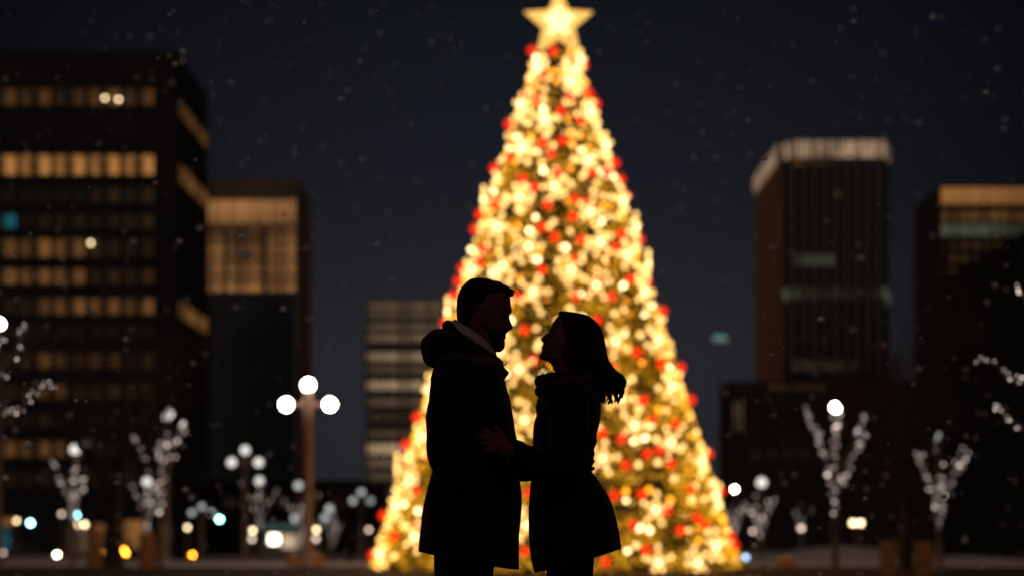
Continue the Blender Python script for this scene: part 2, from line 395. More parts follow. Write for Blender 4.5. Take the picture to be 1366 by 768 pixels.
# pale fleece collar, a slanting band round the neck
fc=bmesh.new(); rings=[]
N=40
for j in range(6):
    t=j/5; ring=[]
    for k in range(N):
        th=2*math.pi*k/N
        # top edge from (606,427) to (659,465); lower edge from (597,433) to (661,479)
        bx,by=(607.5-9*t,427.2+9*t); fx,fy=(658.6+3.4*t,465.6+12*t)
        c=math.cos(th); px=(bx+fx)/2+(fx-bx)/2*c; py=(by+fy)/2+(fy-by)/2*c
        yy=(0.072+0.022*t)*math.sin(th)
        ring.append(fc.verts.new(ptn(px,py,FD+yy)))
    rings.append(ring)
for a,c in zip(rings,rings[1:]):
    for k in range(N): fc.faces.new((a[k],a[(k+1)%N],c[(k+1)%N],c[k]))
o=link_bm('fleece_collar',fc,M['fleece'],None,True)
sd=o.modifiers.new('t','SOLIDIFY'); sd.thickness=0.010; sd.offset=0
child_of(o,man)
# outer collar, lapel and toggle at the throat
lp=bmesh.new()
loft(lp,catmull([(468,474,640,661,.07),(471,478.5,634,667.5,.085),(476,483,628,671.6,.09),(482,489,622,672,.10),(492,495,620,672,.11),(505,505,620,672,.12)],3),FD,40,2.2)
for s_ in (1,-1):
    a=[ptn(668,486,FD+s_*.03),ptn(673,491,FD+s_*.028),ptn(679.2,497,FD+s_*.02),ptn(674.5,502.5,FD+s_*.03),ptn(671,508,FD+s_*.04),ptn(664,500,FD+s_*.05)]
    v=[lp.verts.new(p+Vector((0,-0.004,0))) for p in a]; w=[lp.verts.new(p+Vector((0,0.004,0))) for p in a]
    lp.faces.new(v); lp.faces.new(list(reversed(w)))
    for k in range(6): lp.faces.new((v[k],w[k],w[(k+1)%6],v[(k+1)%6]))
child_of(link_bm('collar',lp,M['coat'],None,False),man)
tg=bmesh.new(); tube(tg,[ptn(670,489.5,FD-.03),ptn(673,488,FD-.035),ptn(675.8,484.6,FD-.035)],[0.0022,0.0028,0.0022],8)
child_of(link_bm('toggle',tg,M['metal'],None,True),man)
tg=bmesh.new(); ball(tg,ptn(670,499,FD-.055),0.004,2); child_of(link_bm('button',tg,M['metal'],None,True),man)
def trousers(par,ct,pieces,m):
    b2=bmesh.new()
    for pts,rads in pieces: capsule_chain(b2,pts,rads,20)
    o=fuse(b2,0.008,'trousers',m,None,2); return child_of(o,par)
trousers(man,0,[([Vector((X(621,FD),FD-.095,Zh(722,FD))),Vector((X(619,FD),FD-.095,Zh(768,FD))),Vector((X(622,FD),FD-.095,Zh(885,FD))),Vector((X(618,FD),FD-.095,Zh(1062,FD)))],[.105,.0965,.078,.062]),
              ([Vector((X(623,FD),FD+.095,Zh(722,FD))),Vector((X(620,FD),FD+.095,Zh(768,FD))),Vector((X(626,FD),FD+.095,Zh(885,FD))),Vector((X(620,FD),FD+.095,Zh(1062,FD)))],[.105,.0955,.078,.062])],M['trouser'])
def shoe(par,x,y,toe):
    b2=bmesh.new()
    tube(b2,[Vector((x-toe*0.065,y,0.05)),Vector((x-toe*0.03,y,0.055)),Vector((x+toe*0.07,y,0.050)),Vector((x+toe*0.17,y,0.036)),Vector((x+toe*0.215,y,0.030))],[0.034,0.048,0.046,0.04,0.02],16,sq=(1,0.85))
    box(b2,min(x-toe*.085,x+toe*.21),max(x-toe*.085,x+toe*.21),y-.04,y+.04,0.012,0.028)
    child_of(link_bm('shoe',b2,M['shoe'],None,False),par)
shoe(man,X(618,FD),FD-.095,1); shoe(man,X(620,FD),FD+.095,1)

# ------------------------------------------------------------------ the woman
wom=thing('person','long haired woman in belted dark coat and scarf looking up at the man','person',(X(760,FD),FD,0))
wb=bmesh.new()
w_front=[(420,747),(421.5,744.6),(425.3,740.8),(431,737.2),(438.3,733.9),(442.5,732.4),(445,729),(447.2,726),(449.4,722.6),(451.4,720.5),(453,721),(454.5,722.3),(456.3,724.4),(457.8,725.4),(459.6,724.9),(461.2,722.9),(462.6,722.1),(464.2,722.6),(465.6,723.6),(467,722.9),(468.6,722),(470.2,722.1),(471.7,720.9),(473.6,719.4),(475.6,719),(478,720.4),(479.5,723.6),(481,729),(483,733),(488,737),(494,738)]
w_base=[(420,747),(425.3,740.8),(431,737.4),(438.3,734),(443,732),(448,729.3),(453,727),(458,725.8),(465,724),(472,721.6),(475.6,720.4),(478,721.6),(479.5,724.6),(481,730),(483,734),(488,738),(494,740)]
w_back=[(420,775),(426,785),(436,794),(450,797),(465,796),(480,790),(494,782)]
w_hw=[(420,.035),(426,.054),(436,.067),(450,.070),(460,.067),(468,.060),(475,.052),(482,.052),(494,.05)]
head_mesh(wb,420,494,w_front,w_base,w_back,w_hw,FD,-1,nosew=0.010,lipw=0.02,sock=(446,))
capsule_chain(wb,[P(764,470,FD),P(761,495,FD),P(760,520,FD)],[.05,.048,.055],20)
loft(wb,catmull([(512,512,742,782,.08),(522,522,733,792,.14),(536,536,728,795,.155),(570,570,719,791,.135),(605,605,718,785,.115),(640,640,716,790,.14),(680,680,716,795,.16),(725,725,722,792,.15)],3),FD,40)
def wleg(side):
    y=FD+side*0.078
    pts=[Vector((X(a,FD),y,Zh(b_,FD))) for a,b_ in ((758,712),(759,790),(757,890),(760,955),(762,1052))]
    capsule_chain(wb,pts,[.078,.062,.047,.046,.032],18)
    x=pts[-1].x; tube(wb,[Vector((x+.04,y,.04)),Vector((x-.05,y,.037)),Vector((x-.14,y,.024)),Vector((x-.175,y,.02))],[.032,.034,.026,.014],14)
wleg(-1); wleg(1)
wa=[ptn(756,534,FD-.155),ptn(750,626,FD-.245),ptn(682,607,FD-.285)]
capsule_chain(wb,wa,[.045,.036,.024],14)
YH=FD-.268
q=lambda px,py,dy=0.0: Vector(((px-CX)/F*YH,YH+dy,CH-(py-HY)/F*YH))
hand(wb,q(681,605,-.012),q(668,592,.0),[q(645,571,.008),q(638,579,.010),q(640,590,.010),q(647,599.5,.008)],
     [q(662,583.5,0),q(658.5,588,0),q(657.5,593.5,0),q(660,599,.002)],q(662.5,570,-.002),q(673.5,585,-.004),(0,-1,0))
wf=[ptn(744,534,FD+.155),ptn(728,610,FD+.23),ptn(668,600,FD+.285)]
capsule_chain(wb,wf,[.045,.036,.026],14)
YF=FD+.27
hand(wb,wf[2],ptn(655,592,YF),[ptn(632,578+7*i,YF-.01) for i in range(4)],[ptn(648,582+6*i,YF) for i in range(4)],ptn(652,570,YF),ptn(660,583,YF),(0,1,0))
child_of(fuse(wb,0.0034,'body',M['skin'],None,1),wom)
for s_ in (1,-1):
    e=bmesh.new(); ball(e,ptn(735.0,446.5,FD+s_*.029),.010,3); child_of(link_bm('eye',e,M['eye'],None,True),wom)
    e=bmesh.new(); tube(e,[ptn(733.8,439.3,FD+s_*.012),ptn(735,438.2,FD+s_*.028),ptn(740,441,FD+s_*.045)],[.0018,.0022,.0012],8)
    child_of(link_bm('eyebrow',e,M['hair'],None,True),wom)
# hair
hb=bmesh.new()
wh=[(415.6,415.6,746,753,.012),(417,417.6,744.8,770,.035),(419,420,745,780,.052),(422,423,744.6,788,.064),(427,428,743.4,794,.075),(433,433,742.6,798.8,.084),(441,441,743,803,.09),(450,450,744,805.8,.094),(460,460,745,807.8,.096),(470,470,745.5,809.4,.097),(481,481,746,812.2,.098),(491,491,748,813.5,.088),(499,499,752,813,.07),(507,507,757,809,.055),(516,516,764,805,.045),(525,525,776,801,.03)]
loft(hb,catmull(wh,3),FD,64,2.1,fold=0.0025,seed=2.2)
rnd=random.Random(8)
back=[(416,762),(418.4,778),(425.2,791.5),(433,799),(440.3,803),(450,806),(460,808.2),(469.4,809.6),(480.3,812.6),(491.3,817.4)]
locks=[((806,470),(815,492),(826,501),(833.5,511),(829,520)),((805,468),(812,490),(823,503),(831,516),(832.5,527)),((804,470),(811,492),(819,506),(828,518),(829,532)),
((803,472),(809,494),(816,508),(824,520),(822,533)),((806,474),(813,496),(820,504),(826,512),(827,523)),((802,474),(807,496),(812,510),(819,522),(825,536.5)),((801,476),(806,498),(811,512),(815,526),(812,537.5)),
((800,478),(804,498),(807,514),(811,528),(817,538)),((798,478),(802,500),(804,514),(806,528),(803,538)),((796,478),(799,500),(800,516),(802,530),(808,537)),((794,480),(797,500),(798,516),(799,528),(801,533)),
((805,470),(812,489),(821,498),(829,506),(832,514)),((803,474),(810,498),(815,512),(818,522),(816,530))]
for li,lk in enumerate(locks):
    for dpl in ((-.055,.0,.05) if li<11 else (-.03,)):
        ox,oy=rnd.uniform(-2,1),rnd.uniform(-4,1.5)
        for j in range(15):
            o1,o2=rnd.gauss(0,1),rnd.gauss(0,1); pts=[]
            for k,(x,y) in enumerate(lk):
                w_=(4.5,3.4,2.2,1.5,1.0)[k]; wave=math.sin(k*2.1+li+j*.15)*(.8 if k>1 else 0)
                pts.append([x+o1*w_*.6+(ox if k>1 else -abs(dpl)*60)+wave-(2 if k<2 else 0),y+o2*w_*.8+(oy if k>2 else 0),dpl+o2*.006])
            pts=catmull(pts,5); r0=rnd.uniform(.0008,.0016)
            tube(hb,[ptn(p[0],p[1],FD+p[2]) for p in pts],[r0*(1-.6*k/len(pts)) for k in range(len(pts))],4)
for i in range(40):                                      # flyaways
    dp=rnd.uniform(-.06,.06); x0=rnd.uniform(808,824); y0=493+max(0,x0-817)*1.1+rnd.uniform(-1,3)
    tube(hb,[ptn(a,b_,FD+dp) for a,b_ in ((x0-9,y0-13),(x0+1.5,y0+1),(min(834,x0+8),y0+14),(min(832.5,x0+7+rnd.uniform(-3,2)),y0+25+rnd.uniform(-4,8)))],[.0011,.0010,.0009,.0006],4)
for i in range(26):                                      # crown and fringe tuft
    x0=rnd.uniform(745.5,756); dp=rnd.uniform(-.02,.02)
    tube(hb,[ptn(x0+6,418.5,FD+dp),ptn(x0+2,416,FD+dp),ptn(x0-rnd.uniform(-.5,1.2),415.6+rnd.uniform(0,3),FD+dp)],[.0026,.002,.0008],5)
# loose locks under the chin
for a in ([(737,470),(727,476),(720.5,482),(719,490),(720.8,496.5),(725.5,500.5)],[(742,470),(736,478),(732,486),(727,494),(723.5,499)],[(740,474),(737.5,484),(733,491),(729,497)]):
    pts=catmull([list(p) for p in a],4); tube(hb,[ptn(p[0],p[1],FD-.01) for p in pts],[.0019-.0009*k/len(pts) for k in range(len(pts))],6)
for i in range(16):
    y0=rnd.uniform(504,513); dp=rnd.uniform(-.03,.03)
    tube(hb,[ptn(742,y0-3,FD+dp),ptn(729,y0,FD+dp),ptn(718+rnd.uniform(-3,3),y0+rnd.uniform(0,4),FD+dp),ptn(714+rnd.uniform(-1.5,4),y0+rnd.uniform(2,8),FD+dp)],[.0026,.002,.0015,.0007],5)
child_of(link_bm('hair',hb,M['hair'],None,True),wom)
# scarf in three uneven loops
sb=bmesh.new()
def loopy(fx,fy,bx,by,hw_,r,seed):
    pts=[];n=60
    for k in range(n+1):
        th=2*math.pi*k/n; c=math.cos(th)
        px=(fx+bx)/2-(bx-fx)/2*c; py=(fy+by)/2-(by-fy)/2*c
        w=mnoise.noise(Vector((c*2+seed,math.sin(th)*2,seed)))
        pts.append((ptn(px,py+w*3,FD+hw_*math.sin(th)),r*(1+0.25*w+0.09*math.sin(th*14+seed))))
    tube(sb,[p for p,_ in pts],[r_ for _,r_ in pts],14,cap=False)
loopy(721.5,508,790,498,.085,.020,1.1); loopy(720.5,522.5,795,508,.105,.0205,3.7); loopy(726.5,534,797,522,.12,.0185,6.2); loopy(731,515,788,500,.075,.024,9.2)
child_of(link_bm('scarf',sb,M['scarf'],None,True),wom)
cb=bmesh.new()
wc=[(508,508,744,784,.075),(515,515,737,792,.11),(523,523,729,797,.145),(532,532,724.5,800,.165),(541,541,722.5,801,.18),(549,549,718.6,801.2,.185),(560,560,713.4,800.3,.182),(572,572,711.4,797.8,.172),(582,582,711,795.2,.162),(590,590,710.8,796.4,.158),(598,598,710.8,792.6,.150),(605,605,710.6,793.2,.148),(611.5,611.5,710.2,789,.143),(618.3,618.3,709.9,791,.146),(626.4,626.4,709.5,788.2,.146),(637,637,709,795.6,.158),(653,655,706.8,806.5,.182),(673,680,705.2,816.2,.205),(697,712,705.4,823,.228),(714,740,707.6,825.9,.238),(730.2,762.5,712.5,828.2,.243)]
rows=catmull(wc,4)
rows=[(r[0],r[1],r[2],r[3],r[4]) for r in rows]
# the hem dips towards the front, so left edge is the low one
rows=[(r[1],r[0],r[2],r[3],r[4]) for r in rows]
rr=loft(cb,rows,FD,72,2.35,cap0=True,cap1=False,fold=0.004,seed=6.1)
last=rr[-1]
inner=[cb.verts.new(Vector((v.co.x,FD+(v.co.y-FD)*.96,v.co.z+.012))) for v in last]
inner2=[cb.verts.new(Vector((X(768,FD)+(v.co.x-X(768,FD))*.88,FD+(v.co.y-FD)*.85,v.co.z+.05))) for v in inner]
for a,c in ((last,inner),(inner,inner2)):
    for k in range(72): cb.faces.new((a[k],a[(k+1)%72],c[(k+1)%72],c[k]))
cb.faces.new(inner2)
child_of(link_bm('coat',cb,M['coat2'],None,True),wom)
bl=bmesh.new()
loft(bl,[(604,602,710.3,792,.152),(606,604,709.6,792.6,.157),(616,614,709.4,791.4,.157),(618,616,710,790.5,.152)],FD,60,2.3)
child_of(link_bm('belt',bl,M['coat2'],None,True),wom)
sleeve(wa[:2]+[ptn(681.5,608.5,FD-.275)],[.068,.062,.046],M['coat2'],wom)
sleeve(wf,[.068,.055,.042],M['coat2'],wom)
trousers(wom,0,[([Vector((X(760,FD),FD+s_*.078,Zh(722,FD))),Vector((X(760,FD),FD+s_*.078,Zh(768,FD))),Vector((X(757,FD),FD+s_*.078,Zh(890,FD))),Vector((X(762,FD),FD+s_*.078,Zh(1062,FD)))],[.082,.0765,.058,.046]) for s_ in (1,-1)],M['trouser'])
shoe(wom,X(762,FD),FD-.078,-1); shoe(wom,X(762,FD),FD+.078,-1)

# ------------------------------------------------------------------ the christmas tree
TX,TY=X(741,38.75),38.75
TOP=Zh(62,TY); RB=4.12
def trad(z): return max(0.06,0.33+(RB-0.33)*(TOP-z)/TOP)
def conept(px,py,out=0.0):
    d=TY
    for _ in range(8):
        z=Zh(py,d); r=trad(z)+out; x=X(px,d)-TX
        x=max(-r*.999,min(r*.999,x)); d=TY-math.sqrt(max(0,r*r-x*x))
    return Vector((TX+x,d,max(0.12,Zh(py,d)))),math.atan2(x,math.sqrt(max(1e-9,r*r-x*x)))
xt=thing('christmas_tree','giant cone shaped christmas tree covered in warm lights behind the couple','tree',(TX,TY,0))
b2=bmesh.new(); tube(b2,[Vector((0,0,-.1)),Vector((0,0,3)),Vector((0,0,8)),Vector((0,0,TOP))],[.22,.18,.09,.03],14)
link_bm('trunk',b2,M['bark'],xt,True)
b2=bmesh.new(); rnd=random.Random(5)
for i in range(240):
    z=0.5+(TOP-.7)*(i/240)**1.15; a=i*2.39996; L=trad(z)*rnd.uniform(.82,.95)
    tube(b2,[Vector((0,0,z)),Vector((math.cos(a)*L*.5,math.sin(a)*L*.5,z+.10)),Vector((math.cos(a)*L,math.sin(a)*L,z-.12))],[.03,.022,.008],5)
link_bm('branches',b2,M['bark'],xt,True)
b2=bmesh.new()
for i in range(9500):
    z=TOP*(1-math.sqrt(rnd.random()))*0.995+0.05; a=rnd.uniform(0,2*math.pi)
    clump=mnoise.noise(Vector((math.cos(a)*2.2,math.sin(a)*2.2,z*1.3)))
    r=trad(z)*rnd.choice((.80,.88,.94,.98))*(1+.05*clump)+0.02
    c=Vector((math.cos(a)*r,math.sin(a)*r,z))
    od=Vector((math.cos(a),math.sin(a),rnd.uniform(-.45,.25))).normalized()
    L=rnd.uniform(.22,.42)*(0.55+0.45*min(1,(TOP-z)/4))
    sd_=od.cross(Vector((0,0,1))).normalized(); up=sd_.cross(od)
    for k in range(7):
        t=k/6; base=c+od*L*(t-.6); sgn=1 if k%2 else -1
        dirn=(od*.6+sd_*sgn*rnd.uniform(.4,1)+up*rnd.uniform(-.5,.5)).normalized(); l2=L*.42*(1.1-t*.6)
        wv=dirn.cross(od); wv=wv.normalized()*0.042 if wv.length>1e-5 else up*.042
        v=[b2.verts.new(base-wv),b2.verts.new(base+wv),b2.verts.new(base+dirn*l2)]
        b2.faces.new(v)
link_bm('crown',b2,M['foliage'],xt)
# added net of tiny golden fairy lights for the glow between the bulbs
rnd=random.Random(91); sv=[];sf_=[]
for i in range(30000):
    z=TOP*(1-math.sqrt(rnd.random()))+.03; z=min(z,TOP-.1); a=rnd.uniform(math.pi*.9,math.pi*2.1) if i%4 else rnd.uniform(0,2*math.pi)
    if mnoise.noise(Vector((math.cos(a)*3.1,math.sin(a)*3.1,z*1.1+4)))<-.02 and rnd.random()<.62: continue
    r=trad(z)*rnd.choice((.96,.99,1.01))+.04; c=Vector((math.cos(a)*r,math.sin(a)*r,z)); n0=len(sv); q_=rnd.choice((.009,.011,.013))
    sv+=[c+Vector(v)*q_ for v in ((1,0,0),(-1,0,0),(0,1,0),(0,-1,0),(0,0,1),(0,0,-1))]
    sf_+=[[n0+k for k in f] for f in ((0,2,4),(2,1,4),(1,3,4),(3,0,4),(2,0,5),(1,2,5),(3,1,5),(0,3,5))]
me=bpy.data.meshes.new('fill_lights'); me.from_pydata(sv,[],sf_)
M['fill']=emat('golden_fill_light',(1.0,.44,.018),4.0)
tag(obj('fill_lights',me,M['fill'],None,(TX,TY,0)),'added dense net of tiny golden fairy lights among the needles of the christmas tree','fairy lights',None,'stuff')
# star on the tip
st=thing('tree_star','large glowing golden five pointed star on top of the christmas tree','star',(X(745,TY),TY,Zh(31,TY)))
def starmesh(ro,ri,th,pts=5,rot=0):
    b3=bmesh.new(); v=[]; 
    for k in range(pts*2):
        a=rot+math.pi*k/pts; r=ro if k%2==0 else ri
        v.append((math.sin(a)*r,math.cos(a)*r))
    out=[b3.verts.new((x,0,z)) for x,z in v]; fr=b3.verts.new((0,-th,0)); bk=b3.verts.new((0,th,0)); n=len(v)
    inn_f=[b3.verts.new((x*.86,-th*.55,z*.86)) for x,z in v]; inn_b=[b3.verts.new((x*.86,th*.55,z*.86)) for x,z in v]
    for k in range(n):
        k2=(k+1)%n
        b3.faces.new((out[k],out[k2],inn_f[k2],inn_f[k])); b3.faces.new((inn_f[k],inn_f[k2],fr))
        b3.faces.new((out[k2],out[k],inn_b[k],inn_b[k2])); b3.faces.new((inn_b[k2],inn_b[k],bk))
    return b3
link_bm('star_body',starmesh(0.83,0.38,0.16),M['starb'],st)
link_bm('star_core',starmesh(0.52,0.24,0.20),M['starcore'],st)
ico=bmesh.new(); bmesh.ops.create_icosphere(ico,subdivisions=2,radius=1); icome=bpy.data.meshes.new('bulb'); ico.to_mesh(icome); ico.free()
for p in icome.polygons: p.use_smooth=True
bulbme={}
def bulb_mesh(mk,r):
    k=(mk,r)
    if k not in bulbme:
        me=icome.copy(); me.transform(Matrix.Scale(r,4)); me.materials.append(M[mk]); bulbme[k]=me
    return bulbme[k]
for bx,bz in ((-.14,.18),(.18,.17),(.02,-.02)):
    obj('bulb',bulb_mesh('bulb_w',.06),None,st,(bx,-.21,bz))
b2=bmesh.new(); tube(b2,[Vector((0,0,-.75)),Vector((0,0,-.25))],[.04,.04],8); link_bm('mount',b2,M['metal'],st)
# strings of bulbs wound round the tree, one per tier
tiers=['lowest tier','second tier from the ground','third tier from the ground','fourth tier from the ground','fifth tier from the ground','sixth tier from the ground','middle, above the couple\'s heads','eighth tier from the ground','ninth tier, upper half','tenth tier, upper third','eleventh tier, near the top','narrow tip just below the star']
rnd=random.Random(21); NT=12
zz=[0.15+(TOP-.3)*(1-(1-i/NT)**0.0 if False else i/NT) for i in range(NT+1)]
zz=[0.12+(TOP-.35)*(1-(1-i/NT)**1.45) for i in range(NT+1)]
for ti in range(NT):
    z0,z1=zz[ti],zz[ti+1]
    s_=thing('light_string','string of warm white bulbs wound round the christmas tree\'s '+tiers[ti],'string lights',(TX,TY,z0),'light strings on the christmas tree')
    nb=98 if ti<6 else 76 if ti<8 else 54 if ti<10 else 36 if ti<11 else 18
    b2=bmesh.new(); pts=[]; turns=3
    for k in range(turns*40+1):
        a=k/40*2*math.pi; z=z0+(z1-z0)*k/(turns*40)
        r=trad(z)+.0; pts.append(Vector((math.cos(a)*r,math.sin(a)*r,z-z0+.06*math.sin(a*7))))
    tube(b2,pts,.008,4); link_bm('wire',b2,M['wire'],s_)
    for k in range(nb):
        t=(k+rnd.uniform(-.45,.45))/nb; t=min(max(t,0),1)
        a=t*turns*2*math.pi+rnd.uniform(-.1,.1); z=z0+(z1-z0)*t+rnd.uniform(-.16,.16)
        z=min(max(z,.12),TOP-.05); r=trad(z)+rnd.uniform(-.02,.12)
        q_=rnd.random(); mk='bulb_w' if q_<.62 else 'bulb_b' if q_<.76 else 'bulb_a'
        if mk=='bulb_a' and rnd.random()<.4: r=trad(z)*.86-.05
        obj('bulb',bulb_mesh(mk,rnd.choice((.056,.063,.07))),None,s_,(math.cos(a)*r,math.sin(a)*r,z-z0))
PH={'left edge':'at the left edge','left of the centre':'just left of the centre','centre':'at the centre','right of the centre':'just right of the centre','right edge':'at the right edge'}
# star shaped light ornaments
def where(px,py):
    v='top third' if py<300 else 'middle third' if py<530 else 'bottom third'
    half=22+(py-60)*.335; u=(px-742)/half
    h='left edge' if u<-.6 else 'left of the centre' if u<-.15 else 'centre' if u<.2 else 'right of the centre' if u<.62 else 'right edge'
    return v,h
so=[(699,197),(783,214),(806,194),(740,249),(694,263),(643,266),(666,303),(706,329),(786,283),(829,269),(846,303),(800,323),(835,340),(762,360),(672,355),(631,360),(712,389),(869,352),(858,389),(633,361),(707,400),(842,401),(668,468),(693,492),(876,453),(894,515),(845,567),(827,531),(858,573),(934,614),(873,679),(803,611),(953,728),(929,750),(877,750),(953,660),(564,582),(525,625),(531,674),(510,739),(555,715),(728,161),(786,148),(684,180),(718,92),(772,80),(760,108),(697,140),(812,195),(590,470),(583,415),(575,520),(760,440),(820,455),(893,590),(700,560),(703,700),(742,127),(795,380),(655,420),(620,405),(548,640)]
rnd=random.Random(4); placed=[]
for (px,py) in so:
    if any((px-a)**2+(py-b_)**2<27**2 for a,b_ in placed): continue
    placed.append((px,py))
    p,th=conept(px,py,.14); v,h=where(px,py)
    s_=thing('star_ornament',f'star shaped bulb cluster {PH[h]} of the tree\'s {v}','ornament',p,'lit star ornaments on the christmas tree',th)
    s_.rotation_euler=(0,rnd.uniform(-.5,.5),th)
    k_=min(1,0.55+0.45*(py-60)/350)
    r_=.34*k_
    link_bm('frame',starmesh(r_*1.08,r_*.5,.02),M['frame'],s_)
    for i in range(5):
        a=2*math.pi*i/5
        for rr_,mk in ((r_*.48,'bulb_w'),(r_*.98,'bulb_w')):
            obj('bulb',bulb_mesh(mk,.053),None,s_,(math.sin(a)*rr_,-.04,math.cos(a)*rr_))
    obj('bulb',bulb_mesh('bulb_b',.055),None,s_,(0,-.05,0))
# red baubles
rb=[(699,129),(664,166),(705,68),(738,68),(786,87),(716,133),(748,148),(786,125),(811,139),(668,155),(646,225),(697,238),(730,273),(768,265),(659,273),(627,286),(764,289),(740,316),(623,306),(645,332),(603,358),(600,370),(723,360),(775,320),(798,376),(829,312),(840,218),(808,229),(839,240),(851,262),(867,320),(768,395),(723,303),(604,375),(831,309),(841,372),(863,377),(790,230),(750,188),(690,395),(797,427),(768,398),(894,415),(882,485),(859,533),(863,605),(857,658),(895,618),(922,652),(908,707),(862,733),(808,749),(925,533),(921,490),(803,577),(902,565),(950,605),(962,655),(941,700),(975,715),(980,727),(540,593),(545,626),(554,654),(510,687),(526,715),(497,740),(556,702),(575,608),(556,556),(576,430),(590,394),(567,470),(705,657),(700,735),(816,395),(724,190),(712,250),(770,345),(830,585),(870,560),(700,440),(652,390),(735,205),(712,480),(745,230),(700,610),(785,270),(905,560),(850,470),(815,490),(880,600),(835,620),(820,660),(890,680),(930,690),(845,700),(725,100),(760,130),(775,160),(820,330),(680,210),(640,350),(670,390)]
placed=[]
for (px,py) in rb:
    if any((px-a)**2+(py-b_)**2<13**2 for a,b_ in placed): continue
    placed.append((px,py))
    p,th=conept(px,py,.17); v,h=where(px,py)
    s_=thing('bauble',f'glowing red bauble {PH[h]} of the tree\'s {v}','bauble',p,'red baubles on the christmas tree')
    obj('globe',bulb_mesh('red',.105),None,s_,(0,0,0))
    b2=bmesh.new(); tube(b2,[Vector((0,0,.12)),Vector((0,0,.165))],[.03,.03],8); link_bm('cap',b2,M['frame'],s_)

# ------------------------------------------------------------------ lamps, trees, street furniture
GM={}
def lamp_globe(par,loc,r,mk):
    me=bulbme.get((mk,r)) or bulb_mesh(mk,r)
    return obj('globe',me,None,par,loc)
def post(par,h,r):
    b3=bmesh.new(); tube(b3,[Vector((0,0,-.1)),Vector((0,0,.25)),Vector((0,0,.3)),Vector((0,0,h))],[r*1.7,r*1.7,r,r*.8],16)
    link_bm('pole',b3,M['post'],par,True)
def collar(par,x,z,r):
    b3=bmesh.new(); tube(b3,[Vector((x,0,z-.10)),Vector((x,0,z))],[r*.35,r*.55],12); link_bm('fitter',b3,M['post'],par,True)
def triple(px,topy,sidey,dx,d,mk,r,label,pr=.11):
    g=gz(X(px,d),d); zt=Zh(topy,d); zs=Zh(sidey,d); w=dx/F*d
    t=thing('street_lamp',label,'street lamp',(X(px,d),d,g),'three-globe street lamps')
    post(t,zt-g-r*.9,pr); lamp_globe(t,(0,0,zt-g),r,mk); collar(t,0,zt-g-r*.85,r)
    for s_ in (-1,1):
        b3=bmesh.new(); tube(b3,[Vector((0,0,zs-g+.0)),Vector((s_*w*.55,0,zs-g)),Vector((s_*w,0,zs-g-.02))],[.05,.045,.04],10); link_bm('arm',b3,M['post'],t,True)
        lamp_globe(t,(s_*w,0,zs-g),r,mk)
    return t
triple(411,513,539,29,40,'globe',.135,'tallest three globe street lamp with a bronze pole, left of the christmas tree',.115)
triple(327,600,616,18,66,'globe_mid',.16,'three globe street lamp left of and behind the tallest one')
triple(482,656,667,11.5,92,'globe_dim',.17,'small distant three globe street lamp beside the christmas tree\'s left foot')
triple(269,675,683,13,96,'globe_dim',.15,'small distant lamp with one bright and two dim globes left of the green signal')
def single(px,py,d,mk,r,label,pr=.06):
    g=gz(X(px,d),d); z=Zh(py,d)
    t=thing('globe_lamp',label,'street lamp',(X(px,d),d,g),'single-globe street lamps')
    post(t,z-g-r*.9,pr); lamp_globe(t,(0,0,z-g),r,mk); collar(t,0,z-g-r*.85,r); return t
single(-1,432,38,'globe',.10,'globe lamp cut by the left edge above the lit branches')
single(100,599,56,'globe_mid',.16,'globe lamp above the leftmost small lit tree')
single(223,552,46,'globe_mid',.165,'globe lamp rising behind the tall lit tree by the left bollards')
single(196,642,80,'globe_mid',.19,'globe lamp above the short lit tree left of the tall lit tree')
single(346,641,84,'globe_mid',.19,'globe lamp above the faint lit tree right of the second three globe lamp')
single(398,647,92,'globe_dim',.20,'globe lamp just left of the tallest three globe lamp\'s pole')
single(440,678,98,'globe_dim',.22,'upper of two pale globe lamps right of the tallest lamp\'s pole')
single(433,690,104,'globe_dim',.20,'lower of two pale globe lamps right of the tallest lamp\'s pole')
single(394,691,100,'globe_dim',.22,'low pale globe lamp above the bright kiosk')
single(1115,543,44,'globe',.12,'brightest globe lamp on the right, above the large lit tree')
single(1252,585,52,'globe_dim',.175,'dim globe lamp above the far right lit tree')
single(1016,643,72,'globe_mid',.20,'globe lamp above the right of two lit trees beside the christmas tree')
single(980,652,72,'globe',.09,'globe lamp closest to the christmas tree\'s right edge')
def pathlamp(px,pys,d,mk,r,label,twin=0):
    g=gz(X(px,d),d)
    t=thing('path_lamp',label,'path lamp',(X(px,d),d,g),'low path lamps')
    z=Zh(pys[0],d)-g; post(t,z-r*.6,.045)
    if twin:
        w=twin/F*d
        b3=bmesh.new(); tube(b3,[Vector((-w,0,z-.05)),Vector((w,0,z-.05))],[.03,.03],8); link_bm('arm',b3,M['post'],t)
        for s_ in (-1,1): lamp_globe(t,(s_*w,0,z),r,mk)
    else:
        lamp_globe(t,(0,0,z),r,mk)
    for k,py in enumerate(pys[1:]):
        lamp_globe(t,(0,-.2,Zh(py,d)-g),r,'palelamp')  # lower glowing ball stands in for the lamp's reflection
pathlamp(22,(694,),96,'warmlamp',.10,'warm path lamp near the left edge above the dark car')
pathlamp(82,(685,),96,'palelamp',.10,'pale path lamp left of the leftmost lit tree\'s trunk')
pathlamp(107.5,(699,),90,'warmlamp',.12,'twin warm path lamp right of the leftmost lit tree',5.5)
pathlamp(250,(703,),92,'warmlamp',.10,'warm path lamp above the car with cool headlamps')
pathlamp(337,(707,718),88,'warmlamp',.11,'bright path lamp with its modelled reflection below, right of the second three globe lamp')
pathlamp(422,(706,718),88,'warmlamp',.11,'bright path lamp with a dimmer globe below, right of the tallest lamp\'s pole')
pathlamp(492,(706,),70,'palelamp',.08,'cool pale path lamp at the christmas tree\'s lower left edge')
